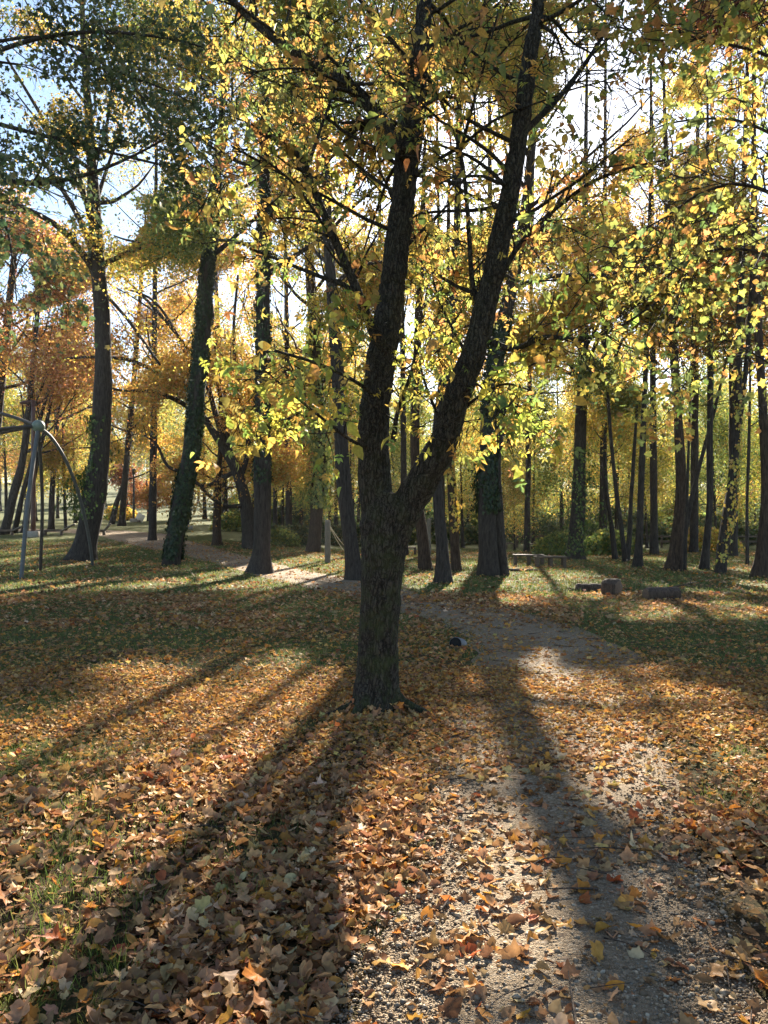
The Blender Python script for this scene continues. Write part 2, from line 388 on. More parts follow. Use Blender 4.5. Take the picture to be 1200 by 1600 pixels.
for _k in ('yellow', 'gold', 'orange', 'green', 'mixed', 'box', 'boxgreen', 'maple'):
    PAL[_k] = [(tuple(q*.95+.028 for q in c), w) for c, w in PAL[_k]]
def colours(pal, n, bias=None, mixp=.55, jit=.16):
    cs = np.array([c for c, _ in PAL[pal]]); w = np.array([q for _, q in PAL[pal]], float); w /= w.sum()
    k = rng.choice(len(cs), n, p=w)
    if bias is not None:
        cb = rng.choice(len(cs), int(bias.max())+1, p=w); k = np.where(rng.random(n) < mixp, cb[bias], k)
    c = cs[k]*(1+rng.normal(0, jit, (n, 1)))*(1+rng.normal(0, .07, (n, 3)))
    return np.clip(c, .004, .9)

# ------------------------------------------------------------------ trees
CULLTWIG = True
def randunit(n): return nz(rng.normal(size=(n, 3)))
def grow(mb, cl, p0, d0, L, r, lvl, up=.3, wig=.14, nseg=5, kids=5, sides=5):
    pts = [np.asarray(p0, float)]; d = nz(np.asarray(d0, float)); dirs = []
    for i in range(nseg):
        d = nz(d+wig*rng.normal(size=3)+np.array([0, 0, up/nseg])); pts.append(pts[-1]+d*L/nseg); dirs.append(d)
    pts = np.array(pts); rr = np.linspace(r, r*.3, len(pts))
    if CULLTWIG and r < .05 and not keep(pts[[len(pts)//2, -1]], 0., False).all(): return
    mb.tube(catmull(pts, 2), np.linspace(r, r*.3, 2*(len(pts)-1)+1), sides, cap=False)
    if lvl > 0:
        for k in range(kids):
            t = rng.uniform(.28, 1); i = min(int(t*nseg), nseg-1); q = pts[i]+(pts[i+1]-pts[i])*(t*nseg-i)
            s = rng.normal(size=3); s -= dirs[i]*np.dot(s, dirs[i])
            grow(mb, cl, q, dirs[i]*.75+nz(s)*.75, L*rng.uniform(.32, .5), max(rr[i]*.5, .006), lvl-1, up*.7, wig*1.3, 4, max(3, kids-1), max(3, sides-1))
        cl.append(pts[3:])
    else: cl.append(pts[1:])

def flare_fn(base_z, h, k, amp, seed):
    r = np.random.default_rng(seed); ph = r.uniform(0, 6, 4)
    def fn(p, a):
        t = np.clip((p[:, 2]-base_z)/h, 0, 1)[:, None]; f = (1-t)**2.2
        lob = 1+.25*np.sin(3*a+ph[0])[None]+.2*np.sin(5*a+ph[1])[None]
        bmp = 1+amp*(np.sin(2*a[None]+p[:, 2:3]*1.7+ph[2])+.6*np.sin(3*a[None]-p[:, 2:3]*2.3+ph[3]))
        return bmp*(1+k*f*lob)
    return fn
def trunk_path(spec, d, dd=0.):
    """spec: (px,py,w) list from the base up, at depth d (+dd at the top)"""
    pts = []; rad = []
    n = len(spec)
    for i, (px, py, w) in enumerate(spec):
        di = d+dd*i/(n-1); p = P(px, py, di)
        if i == 0: p[2] = float(terr(p[0], p[1]))-.12
        pts.append(p); rad.append(w*.92/2/F*di)
    return np.array(pts), np.array(rad)

CS, CN = .66, 1.4
def crown_mesh(name, cl, nleaf, sig, size, pal, temps, up=.55, cull=True, mixp=.55, gaps=True, zmin=None, p_in=.015):
    cc = np.concatenate(cl); ci = np.concatenate([np.full(len(c), i) for i, c in enumerate(cl)])
    nleaf = int(nleaf*CN); size = size*CS
    k = rng.integers(0, len(cc), nleaf)
    pos = cc[k]+rng.normal(0, 1, (nleaf, 3))*np.array([sig, sig, sig*.7])
    if zmin is not None:
        ok = pos[:, 2] > zmin; pos = pos[ok]; k = k[ok]
    if cull:
        ok = keep(pos, p_in, gaps); pos = pos[ok]; k = k[ok]
    n = len(pos); nrm = randunit(n)+np.array([0, 0, up]); ax = randunit(n)+np.array([0, 0, -.35])
    return leaf_mesh(name, pos, nrm, ax, size*rng.uniform(.65, 1.3, n), temps, colours(pal, n, ci[k], mixp))
FAR = [T_far(.34, .1), T_far(.28, .16), T_far(.40, .03)]
MID = [T_lobe(), T_far(.36, .12)]

def ivy_mesh(name, pts, rad, n, size=.10, pal='dark', thick=.08, side=None):
    k = rng.uniform(0, len(pts)-1.001, n); i = k.astype(int); f = (k-i)[:, None]
    c = pts[i]*(1-f)+pts[i+1]*f; r = rad[i]*(1-f[:, 0])+rad[i+1]*f[:, 0]
    a = rng.uniform(0, 2*np.pi, n)
    if side is not None: a = side[0]+rng.normal(0, side[1], n)
    o = np.stack([np.cos(a), np.sin(a), 0*a], 1)
    th = thick*(.3+1.6*vnoise(np.stack([c[:, 2]*1.4, a*1.2], 1), 9))
    pn = vnoise(np.stack([c[:, 2]*.9, np.cos(a)*1.3+3, np.sin(a)*1.3+3], 1), 12)
    okk = rng.random(n) < sstep(.22, .5, pn); th = th*(.6+2.2*sstep(.55, .9, pn))
    pos = c+o*(r+np.abs(rng.normal(0, 1, n))*th)[:, None]; pos, o = pos[okk], o[okk]; n = len(pos)
    return leaf_mesh(name, pos, o+.5*randunit(n), randunit(n)*.6+np.array([0, 0, -1]), size*rng.uniform(.6, 1.3, n), MID, colours(pal, n))

TREES = {}
def tree(name, label, spec, d, crown, bark=None, flare=.55, dd=0., limbs=(), nprim=14, ivy=None, group=None, cat='tree', sides=14, stems=(), fh=1.4, kids=5, up=.5):
    """crown=(z0,z1,radius,nleaf,palette,sigma,leafsize)"""
    pts, rad = trunk_path(spec, d, dd)
    root = empty(name, (pts[0][0], pts[0][1], pts[0][2]+.12)); tag(root, label, cat, group)
    mb = MB(); cp = catmull(pts, 6); cr = np.interp(np.linspace(0, len(rad)-1, len(cp)), np.arange(len(rad)), rad)
    # denser rings near the base for the root flare
    bz = pts[0][2]; mb.tube(cp, cr, sides, flare_fn(bz, fh*.8, flare*.7, .05, int(abs(spec[0][0]*7+d*13))))
    for sp in stems:
        p2, r2 = trunk_path(sp, d+.25, dd); c2 = catmull(p2, 6)
        mb.tube(c2, np.interp(np.linspace(0, len(r2)-1, len(c2)), np.arange(len(r2)), r2), 10, flare_fn(bz, fh, flare*.8, .04, 3))
    cl = []
    for lb in limbs:   # (px,py,w) polylines, depth offset at the tip
        pl, tip = lb
        lp = np.array([P(px, py, d+tip*i/(len(pl)-1)) for i, (px, py, w) in enumerate(pl)]); lr = np.array([w/2/F*d for _, _, w in pl])
        c3 = catmull(lp, 5); mb.tube(c3, np.interp(np.linspace(0, len(lr)-1, len(c3)), np.arange(len(lr)), lr), 7)
        for k in range(7):
            i = int(rng.uniform(.25, .99)*(len(c3)-1)); t = nz(c3[min(i+1, len(c3)-1)]-c3[i-1])
            s = rng.normal(size=3); s -= t*np.dot(s, t)
            grow(mb, cl, c3[i], t*.7+nz(s)*.8, rng.uniform(.9, 2.2), .025, 1, .2, kids=4)
        cl.append(c3[len(c3)//2:])
    z0, z1, rc, nleaf, pal, sig, ls = crown
    zs = cp[:, 2]
    for k in range(nprim):
        u = (k+rng.uniform(.1, .9))/nprim; z = z0+(z1-z0)*u*.9
        i = int(np.argmin(np.abs(zs-z))); az = k*2.4+rng.uniform(-.4, .4); el = math.radians(rng.uniform(8, 38)+30*u)
        L = rc*(1.05-.62*u)*rng.uniform(.75, 1.15)
        grow(mb, cl, cp[i], (math.cos(az)*math.cos(el), math.sin(az)*math.cos(el), math.sin(el)), L, max(cr[i]*.42, .025), 2 if nprim < 99 else 1, up, kids=kids)
    if len(cl) < 3: cl.append(cp[len(cp)//2:])
    link('trunk', mb.mesh('trunk', True), bark or M_bark2, root)
    if nleaf:
        link('crown', crown_mesh('crown', cl, nleaf, sig, ls, pal, FAR if d > 20 else MID), M_dark if pal == 'dark' else M_crown, root)
    if ivy:
        z_lo, z_hi, n, size, pl, th, side = ivy
        m = (cp[:, 2] > z_lo) & (cp[:, 2] < z_hi)
        link('ivy', ivy_mesh('ivy', cp[m], cr[m]*(1+flare*.5*np.clip(1-(cp[m][:, 2]-bz)/fh, 0, 1)), n, size, pl, th, side), M_ivy, root)
    TREES[name+str(spec[0][0])] = root
    return root

# ---- the forked box elder in the middle -----------------------------------
CULLTWIG = False
def main_tree():
    D = 6.62
    root = empty('forked_tree', (P(590, 1110, D)[0], D, 0))
    tag(root, 'large dark forked tree in the foreground with mossy trunk splitting into two leaning limbs', 'tree')
    mb = MB()
    def br(pl, d0=0, d1=0, sides=16, base=False, n=8, fn=None):
        p = np.array([P(px, py, D+d0+(d1-d0)*i/(len(pl)-1)) for i, (px, py, w) in enumerate(pl)]); r = np.array([w/2/F*D*.89 for _, _, w in pl])
        c = catmull(p, n); rr = np.interp(np.linspace(0, len(r)-1, len(c)), np.arange(len(r)), r)
        rr = rr*(1+.035*(vnoise(np.c_[c[:, 2]*3, c[:, 0]*0+pl[0][0]], 4)-.5)*2)
        mb.tube(c, rr, sides, fn); return c, rr
    br([(589, 1125, 92), (589, 1085, 80), (590, 1040, 73), (592, 980, 72), (596, 920, 72), (599, 870, 80), (600, 825, 88), (602, 800, 84), (604, 770, 60)], 0, .02, 28, n=6, fn=flare_fn(0, .45, .16, .022, 5))
    LL, lr = br([(592, 850, 52), (588, 790, 58), (584, 730, 56), (584, 660, 54), (593, 580, 52), (606, 500, 50), (617, 410, 46), (629, 320, 44), (638, 240, 46), (648, 170, 40), (655, 95, 32), (664, 0, 28), (672, -130, 22), (690, -280, 13), (700, -420, 6)], 0, .35, 20)
    RL, rr_ = br([(612, 860, 46), (632, 800, 58), (664, 745, 56), (695, 685, 50), (716, 615, 47), (742, 545, 43), (762, 465, 39), (780, 380, 37), (797, 300, 34), (813, 200, 31), (828, 90, 25), (845, -20, 20), (868, -180, 14), (890, -340, 6)], 0, -.25, 20)
    # surface roots
    for a, l in ((-2.7, .42), (-.35, .46), (.9, .3), (-1.5, .16), (2.3, .3), (-2.2, .22)):
        b = np.array([P(590, 1110, D)[0], D, 0]); u = np.array([math.cos(a), math.sin(a), 0])
        mb.tube(catmull([b+u*.06+[0, 0, .30], b+u*.21+[0, 0, .10], b+u*(.21+l*.5)+[0, 0, .015], b+u*(.21+l)+[0, 0, -.05]], 5), np.linspace(rng.uniform(.05, .095), .016, 16), 9)
    wood = link('trunk', mb.mesh('trunk', True), M_bark, root)
    rm = wood.modifiers.new('blend', 'REMESH'); rm.mode = 'VOXEL'; rm.voxel_size = .014; rm.use_smooth_shade = True
    sm = wood.modifiers.new('ease', 'SMOOTH'); sm.factor = .5; sm.iterations = 7
    tx = bpy.data.textures.new('bark_relief', 'CLOUDS'); tx.noise_scale = .035; tx.noise_depth = 3
    tx2 = bpy.data.textures.new('bark_lumps', 'CLOUDS'); tx2.noise_scale = .16; tx2.noise_depth = 1
    e = empty('bark_grain', (0, 0, 0)); bpy.data.objects.remove(e)
    for t, s_ in ((tx, .018), (tx2, .03)):
        dm = wood.modifiers.new('relief', 'DISPLACE'); dm.texture = t; dm.strength = s_; dm.mid_level = .5; dm.texture_coords = 'LOCAL'
    # branches
    mb = MB(); cl = []; clg = []
    B = [([(636, 240, 34), (606, 207, 31), (590, 180, 27), (556, 143, 25), (500, 108, 22), (440, 68, 19), (395, 32, 16), (350, -12, 12), (290, -70, 6)], 0, .6),
         ([(602, 545, 24), (582, 515, 18), (552, 440, 16), (522, 372, 14), (492, 300, 12), (470, 248, 10), (430, 218, 7), (385, 195, 5)], 0, -.5),
         ([(572, 490, 10), (545, 450, 8), (500, 432, 7), (440, 408, 5), (390, 388, 4)], 0, -.6),
         ([(515, 365, 6), (470, 300, 5), (440, 270, 4), (400, 240, 3)], -.2, -.9),
         ([(480, 262, 7), (505, 190, 5), (530, 120, 4), (552, 60, 3)], -.3, .2),
         ([(590, 620, 8), (545, 590, 6), (490, 566, 5), (430, 548, 4)], 0, -.9),
         ([(586, 700, 8), (552, 690, 6), (505, 655, 5), (450, 610, 4), (415, 580, 3)], 0, -.7),
         ([(752, 525, 13), (800, 545, 10), (850, 527, 9), (905, 530, 7), (965, 512, 5), (1030, 470, 3)], 0, -.7),
         ([(768, 470, 12), (800, 400, 9), (842, 350, 8), (882, 315, 7), (930, 282, 6), (985, 262, 4), (1040, 250, 3)], -.1, -.8),
         ([(810, 215, 13), (866, 160, 10), (905, 112, 8), (943, 55, 6), (975, 0, 4)], -.2, .3),
         ([(752, 500, 11), (738, 440, 9), (733, 370, 8), (727, 290, 7), (716, 225, 6), (690, 160, 5), (665, 110, 4)], 0, -.5),
         ([(720, 235, 6), (740, 160, 5), (760, 90, 4), (778, 20, 3)], -.35, -.6),
         ([(614, 690, 10), (622, 640, 7), (640, 590, 6), (652, 540, 4)], 0, -.4),
         ([(690, 660, 7), (668, 610, 5), (655, 560, 4), (650, 500, 3)], 0, .5),
         ([(733, 560, 7), (700, 500, 5), (680, 450, 4), (672, 400, 3)], 0, .6),
         ([(722, 640, 6), (755, 615, 5), (790, 600, 4), (830, 610, 3)], 0, -.8),
         ([(716, 620, 5), (745, 600, 4), (770, 640, 3), (778, 690, 2)], -.1, -1.0),
         ([(655, 120, 10), (610, 60, 7), (570, 10, 6), (520, -50, 4)], .2, -.5),
         ([(648, 160, 9), (700, 100, 7), (740, 40, 5), (770, -20, 4)], .2, .9),
         ([(629, 310, 8), (560, 260, 6), (500, 200, 4), (460, 150, 3)], .1, 1.2),
         ([(620, 400, 7), (680, 340, 5), (720, 300, 4)], .1, 1.0)]
    for pl, d0, d1 in B:
        c, r = br(pl, d0, d1, 8, n=6)
        L0 = np.linalg.norm(np.diff(c, axis=0), axis=1).sum(); low = pl[-1][1] > 430
        for k in range(int(5+L0*6)):
            i = int(rng.uniform(.2, .99)*(len(c)-2)); t = nz(c[i+1]-c[i]); s = rng.normal(size=3); s -= t*np.dot(s, t); s[2] -= .1
            grow(mb, clg if low and rng.random() < .75 else cl, c[i], t*.6+nz(s)*.8, rng.uniform(.35, .85), max(r[i]*.4, .004), 1, -.15, kids=3, nseg=4, sides=4)
        (clg if low else cl).append(c[int(len(c)*.6):])
    for limb, lo in ((LL, 48), (RL, 42)):
        for k in range(26):
            i = int(rng.uniform(lo, len(limb)-2)) if len(limb) > lo+4 else len(limb)-2
            az = rng.uniform(-.9, math.pi+.9); el = rng.uniform(-.1, .8)
            grow(mb, cl, limb[i], (math.cos(az)*math.cos(el), math.sin(az)*math.cos(el), math.sin(el)), rng.uniform(.9, 2.0), .02, 2, .1, kids=4, nseg=5, sides=5)
    link('branches', mb.mesh('branches', True), M_bark, root)
    CP = [T_compound(k) for k in range(6)]+[leaflet(.33, .1, .3), leaflet(.3, .15, .5)]
    pickless = lambda n: rng.random(n) < .3
    def lv(name, cl, n, pal):
        cc = np.concatenate(cl); ci = np.concatenate([np.full(len(c), i) for i, c in enumerate(cl)]); k = rng.integers(0, len(cc), n)
        pos = cc[k]+rng.normal(0, .075, (n, 3))+np.array([0, 0, -.03])
        px = 600+pos[:, 0]/pos[:, 1]*F; py = HZ-(pos[:, 2]-CAMZ)/pos[:, 1]*F
        onl = np.zeros(n, bool)
        for lm, w in ((LL, 26), (RL, 24)):
            lx = 600+lm[:, 0]/lm[:, 1]*F; ly = HZ-(lm[:, 2]-CAMZ)/lm[:, 1]*F
            o = np.argsort(ly); onl |= np.abs(px-np.interp(py, ly[o], lx[o])) < w
        ok = ~(onl & (pos[:, 1] < D+.2) & (rng.random(n) < np.where(py > 230, .93, .6))) & keep(pos, .88, False)
        v = np.full(n, -9.)
        for cx, cy, rx, ry in GAPS: v = np.maximum(v, 1-((px-cx)/rx)**2-((py-cy)/ry)**2)
        ok &= ~((v > .1) & (rng.random(n) < .75))
        pos = pos[ok]; k = k[ok]; n = len(pos)
        nrm = randunit(n)+np.array([0, -.15, .7]); ax = randunit(n)*.9+np.array([0, 0, -.75])
        return leaf_mesh(name, pos, nrm, ax, rng.uniform(.072, .138, n)*np.where(pickless(n), .65, 1), CP, colours(pal, n, ci[k], .5))
    m1 = lv('crown', cl, 7300, 'box'); link('crown', m1, M_near, root)
    m2 = lv('low_foliage', clg, 1500, 'boxgreen'); link('low_foliage', m2, M_near, root)
main_tree()

CULLTWIG = True
# ---- named trees behind ------------------------------------------------------
tree('tall_tree', 'tall grey tree with ivy at its waist, just behind the arched play frame', [(128, 882, 40), (140, 820, 38), (150, 760, 36), (157, 690, 32), (161, 600, 29), (160, 500, 26), (152, 400, 24), (146, 300, 20), (140, 200, 15), (133, 100, 11), (128, 0, 8), (124, -110, 4)], 31.5,
     (11.5, 26, 5.8, 25000, 'yellow', .6, .19), flare=.6, limbs=[([(150, 425, 13), (120, 385, 10), (85, 350, 9), (30, 322, 7), (-40, 300, 5)], -2), ([(147, 400, 12), (128, 350, 10), (100, 300, 8), (60, 240, 6)], 2), ([(146, 330, 10), (112, 270, 8), (70, 190, 6), (10, 90, 4)], 0), ([(146, 330, 9), (165, 270, 6), (190, 200, 4)], 2), ([(160, 455, 6), (200, 500, 5), (250, 570, 4)], -1)],
     ivy=(1.6, 6.2, 1700, .13, 'creeper', .22, (3.0, .9)), nprim=13)
tree('ivy_clad_tree', 'dark leaning trunk wrapped in dark green ivy between the two grey trunks', [(268, 886, 26), (273, 840, 27), (284, 780, 28), (297, 715, 28), (306, 640, 27), (315, 540, 25), (322, 450, 23), (328, 380, 22), (336, 300, 17), (345, 200, 12), (352, 80, 8), (356, -40, 4)], 29.2,
     (11, 23, 5.4, 22000, 'mixed', .6, .18), ivy=(.15, 15, 17000, .10, 'ivy', .035, None), nprim=13, flare=.45)
tree('tall_tree', 'straight dark tree with vine stems on its bark, right of the ivy-clad trunk', [(406, 898, 36), (409, 860, 31), (410, 800, 29), (410, 700, 28), (411, 600, 27), (411, 500, 25), (412, 400, 22), (413, 300, 19), (414, 200, 16), (416, 90, 12), (418, -30, 8), (420, -160, 4)], 25.2,
     (9.5, 22, 5.5, 24000, 'green', .6, .17), flare=.8, ivy=(3.0, 13, 2600, .11, 'ivy', .035, None), nprim=14)
tree('russet_barked_tree', 'reddish brown trunk with ivy, standing left behind the rope post', [(490, 866, 21), (493, 820, 22), (497, 760, 22), (501, 700, 21), (497, 600, 19), (488, 480, 17), (482, 380, 16), (477, 280, 15), (472, 160, 11), (466, 30, 7), (460, -70, 4)], 42,
     (9, 26, 6.5, 17000, 'mixed', .7, .22), bark=M_bark3, ivy=(2.5, 14, 3600, .22, 'green', .22, None), nprim=15)
tree('curving_tree', 'grey curving trunk directly left behind the forked tree', [(556, 908, 30), (548, 850, 26), (541, 790, 25), (535, 730, 24), (531, 650, 23), (526, 560, 21), (518, 450, 19), (511, 340, 17), (508, 230, 15), (506, 110, 12), (505, -20, 8), (504, -140, 4)], 22.3,
     (8, 19, 5, 15000, 'mixed', .55, .16), flare=.6, nprim=13)
tree('rough_barked_tree', 'short brown trunk just right behind the forked tree, left of the grey pole', [(666, 891, 22), (660, 840, 19), (652, 780, 17), (648, 700, 16), (650, 600, 14), (655, 480, 12), (660, 350, 9), (664, 220, 5)], 27.4,
     (7, 16, 4.5, 12000, 'yellow', .5, .17), bark=M_bark3, nprim=12, flare=.5)
tree('slanting_tree', 'grey slanting trunk with spread roots, visible under the right limb', [(694, 911, 26), (691, 860, 20), (686, 800, 19), (682, 730, 19), (686, 650, 18), (698, 565, 17), (708, 480, 15), (713, 380, 13), (716, 270, 11), (718, 150, 8), (720, 20, 4)], 21.2,
     (7.5, 17, 4.8, 15000, 'yellow', .5, .15), flare=.7, nprim=13)
tree('fungus_dotted_tree', 'slim brown trunk dotted with pale fungus, between slanting trunk and twin stems', [(713, 893, 17), (710, 840, 16), (707, 780, 15), (704, 720, 14), (700, 620, 12), (698, 500, 10), (700, 380, 7), (702, 260, 4)], 26.6,
     (8, 15, 3.6, 9000, 'gold', .5, .16), bark=M_bark3, nprim=10, flare=.5, ivy=(1.2, 6, 220, .12, 'yellow', .03, (-1.2, .8)))
tree('twin_stemmed_tree', 'thick twin stemmed tree, black with ivy, left of the plank benches', [(764, 900, 34), (762, 850, 33), (761, 790, 31), (762, 730, 30), (765, 650, 29), (775, 560, 27), (792, 480, 24), (809, 400, 21), (821, 330, 19), (830, 240, 15), (838, 130, 11), (846, 0, 6)], 24.4,
     (8.5, 18, 5.2, 17000, 'mixed', .5, .16), stems=[[(788, 903, 18), (782, 860, 20), (777, 790, 19), (775, 720, 18), (782, 640, 16), (770, 550, 13), (760, 450, 10), (752, 330, 6)]], ivy=(1.9, 8.5, 5500, .10, 'ivy', .04, None), flare=.35, nprim=14)
tree('broad_based_tree', 'straight tree with wide dark base and green creeper, behind the plank benches', [(897, 875, 30), (900, 840, 26), (904, 780, 23), (906, 700, 20), (909, 620, 18), (911, 540, 16), (912, 440, 13), (914, 320, 10), (916, 180, 6), (918, 60, 3)], 35.5,
     (7, 22, 6, 19000, 'gold', .62, .2), limbs=[([(912, 580, 7), (930, 540, 6), (960, 480, 4), (980, 430, 3)], 0), ([(908, 600, 7), (885, 560, 5), (850, 500, 4)], 1)], flare=.8, ivy=(.2, 5.2, 2200, .12, 'creeper', .5, None), nprim=15)
tree('slender_tree', 'slender dark tree with small flared foot, right of the broad-based tree', [(996, 886, 13), (999, 840, 12), (1001, 780, 11), (1004, 700, 10), (1007, 620, 9), (1010, 540, 8), (1012, 430, 7), (1016, 300, 5), (1020, 180, 3)], 29.3,
     (6.5, 16, 3.6, 9000, 'mixed', .5, .17), flare=.9, nprim=11)
tree('stout_tree', 'stout dark tree with thickened base behind the right-hand log', [(1052, 892, 24), (1057, 850, 21), (1062, 800, 19), (1064, 750, 17), (1060, 660, 15), (1054, 570, 13), (1049, 470, 12), (1044, 350, 10), (1040, 220, 7), (1036, 90, 4)], 27.2,
     (8, 18, 5, 15000, 'yellow', .55, .17), bark=M_bark3, flare=.7, nprim=13)
tree('thin_sapling', 'pencil-thin upright sapling right beside the stout tree', [(1070, 893, 5), (1073, 800, 5), (1076, 700, 4), (1079, 600, 4), (1082, 500, 3), (1084, 400, 2)], 26.8, (6, 11, 1.8, 2500, 'yellow', .45, .15), nprim=7, flare=.2, kids=3)
tree('slanting_sapling', 'thin stem leaning right between the stout tree and its right neighbour', [(1064, 880, 9), (1076, 800, 8), (1090, 740, 7), (1106, 680, 6), (1124, 610, 5), (1140, 540, 3)], 31, (6, 10, 2.2, 3000, 'orange', .5, .17), nprim=7, flare=.3)
tree('straight_tree', 'slim straight tree with grey upper trunk, third from the right edge', [(1099, 891, 14), (1105, 840, 12), (1109, 780, 11), (1109, 680, 10), (1110, 580, 10), (1109, 480, 9), (1107, 360, 7), (1106, 240, 5), (1105, 120, 3)], 27.6,
     (8.5, 19, 4.2, 11000, 'gold', .5, .17), flare=.6, nprim=12)
tree('creeper_covered_tree', 'grey tree speckled with pale creeper leaves, second from the right edge', [(1124, 899, 18), (1131, 850, 18), (1140, 790, 17), (1147, 720, 15), (1152, 640, 14), (1155, 540, 12), (1158, 430, 11), (1162, 300, 9), (1166, 160, 7), (1170, 20, 4)], 25,
     (8, 19, 4.6, 13000, 'maple', .52, .16), stems=[[(1122, 900, 11), (1125, 850, 10), (1140, 760, 9), (1158, 640, 9), (1170, 520, 8), (1176, 400, 6), (1180, 280, 4)]], bark=M_bark2, flare=.3, ivy=(.3, 7.0, 420, .12, 'yellow', .05, (-1.3, 1.0)), nprim=12)
tree('bowed_tree', 'brown bowed trunk standing at the right-hand edge', [(1186, 905, 24), (1191, 860, 19), (1196, 800, 17), (1196, 720, 15), (1191, 620, 14), (1185, 520, 13), (1180, 410, 11), (1178, 280, 9), (1178, 140, 7), (1178, 0, 4)], 23,
     (8, 18, 4.6, 13000, 'rust', .55, .15), bark=M_bark3, flare=.7, nprim=12)
tree('thin_sapling', 'thin pole-like sapling between the creeper-covered tree and the bowed trunk', [(1168, 887, 6), (1167, 800, 5), (1170, 700, 5), (1172, 600, 4), (1173, 480, 2)], 30, (5, 10, 2, 2600, 'maple', .5, .17), nprim=7, flare=.3)
for i, (lab, sp, d, pal) in enumerate([('left-hand thin dark stem of the three beyond the slender tree', [(962, 874, 9), (955, 820, 8), (947, 760, 7), (945, 690, 6), (950, 600, 4)], 36, 'yellow'),
        ('crooked middle stem of the three beyond the slender tree', [(978, 882, 9), (970, 820, 8), (962, 760, 7), (955, 690, 6), (950, 620, 5), (944, 520, 3)], 33, 'green'),
        ('upright right-hand stem of the three beside the slender tree', [(979, 878, 9), (984, 830, 8), (986, 780, 7), (990, 720, 6), (996, 620, 4)], 34, 'mixed')]):
    tree('young_tree', lab, sp, d, (4.6, 9.5, 2.6, 5500, pal, .5, .18), nprim=9, flare=.4, group='young trees in the right-hand grove')
# left side
tree('spreading_tree', 'low tree with long arching black limbs spreading left behind the ivy trunk', [(392, 846, 26), (386, 800, 22), (378, 760, 20), (366, 728, 18), (350, 700, 15), (330, 670, 12), (310, 640, 9)], 41,
     (7, 12, 4.5, 16000, 'gold', .75, .22), limbs=[([(345, 690, 10), (318, 655, 9), (285, 630, 8), (240, 612, 6), (190, 610, 4), (150, 600, 3)], -1), ([(330, 665, 9), (290, 620, 8), (258, 590, 7), (210, 565, 6), (160, 558, 5), (100, 560, 3)], -1), ([(352, 700, 10), (335, 640, 9), (320, 590, 8), (290, 540, 6), (240, 480, 5), (190, 430, 3)], 0),
      ([(362, 720, 10), (350, 650, 9), (340, 590, 7), (335, 520, 6), (325, 440, 4), (300, 360, 3)], 1), ([(376, 750, 9), (388, 690, 8), (372, 600, 7), (365, 520, 5), (372, 430, 4)], 1), ([(370, 735, 8), (320, 760, 7), (290, 740, 6), (262, 728, 5), (245, 695, 4), (225, 680, 3)], -1), ([(300, 580, 6), (275, 520, 5), (240, 470, 4), (195, 450, 3)], 0), ([(382, 790, 8), (350, 790, 6), (322, 770, 5), (300, 745, 3)], -2)], nprim=8, flare=.5, up=.25)
tree('small_golden_tree', 'short tree with brown trunk and low golden crown, between ivy trunk and straight dark trunk', [(339, 852, 16), (339, 820, 14), (340, 780, 13), (342, 740, 10), (345, 690, 7), (348, 640, 4)], 42.5,
     (3.4, 9.5, 3.6, 15000, 'gold', .55, .2), bark=M_bark3, nprim=13, flare=.7)
for lab, sp, d, pal, n in [('leftmost stem of the leaning cluster at the left edge', [(6, 822, 15), (22, 770, 14), (35, 720, 12), (44, 650, 11), (52, 570, 9), (60, 470, 6), (66, 380, 3)], 54, 'orange', 14000),
        ('second leaning stem in the cluster at the left edge', [(22, 822, 9), (36, 770, 8), (50, 720, 7), (62, 660, 6), (80, 590, 4), (98, 510, 3)], 56, 'orange', 9000),
        ('third leaning stem in the cluster at the left edge, nearest the brown lamp', [(38, 822, 11), (46, 780, 10), (58, 720, 8), (75, 650, 6), (90, 560, 5), (100, 470, 3)], 57, 'orange', 12000)]:
    tree('leaning_tree', lab, sp, d, (6, 20, 5.5, int(n*.8), pal, 1.0, .23), nprim=12, flare=.3, group='leaning stems at the left edge')
tree('tall_orange_tree', 'tall orange tree rising beyond the leaning stems at the left', [(-20, 820, 20), (-10, 700, 18), (5, 560, 15), (20, 420, 10), (30, 300, 5)], 64, (8, 28, 8.5, 22000, 'orange', .95, .32), nprim=15)
tree('tall_orange_tree', 'orange crowned tree behind the tall grey tree with ivy', [(80, 822, 10), (82, 760, 9), (90, 650, 8), (100, 540, 7), (110, 440, 5), (118, 360, 3)], 62, (6.5, 24, 6.5, 20000, 'gold', .9, .30), nprim=15)
tree('tall_orange_tree', 'tall orange gold tree whose crown fills the gap between tall grey trunk and ivy-clad trunk', [(190, 818, 11), (196, 740, 10), (205, 640, 9), (215, 520, 8), (222, 420, 6), (228, 330, 3)], 70, (9, 29, 7.5, 24000, 'gold', .95, .30), nprim=15)
tree('tall_orange_tree', 'tall gold crowned tree rising beyond the small golden tree', [(352, 822, 11), (350, 740, 10), (346, 640, 9), (340, 500, 8), (336, 400, 6), (334, 300, 3)], 66, (9, 29, 7.5, 20000, 'gold', .95, .32), nprim=15)
tree('slender_tree', 'slender young tree seen between play frame leg and tall grey trunk', [(103, 822, 6), (101, 780, 5), (99, 720, 4), (98, 660, 3)], 60, (3, 10, 3.2, 7000, 'yellow', .6, .27), nprim=9, flare=.3)
tree('slanting_tree', 'slanting trunk with yellow green crown right of the tall grey trunk', [(174, 817, 9), (181, 790, 9), (189, 768, 8), (198, 740, 7), (203, 700, 5), (208, 650, 3)], 75, (5.6, 15, 5.5, 15000, 'yellow', .8, .3), nprim=12, flare=.3)
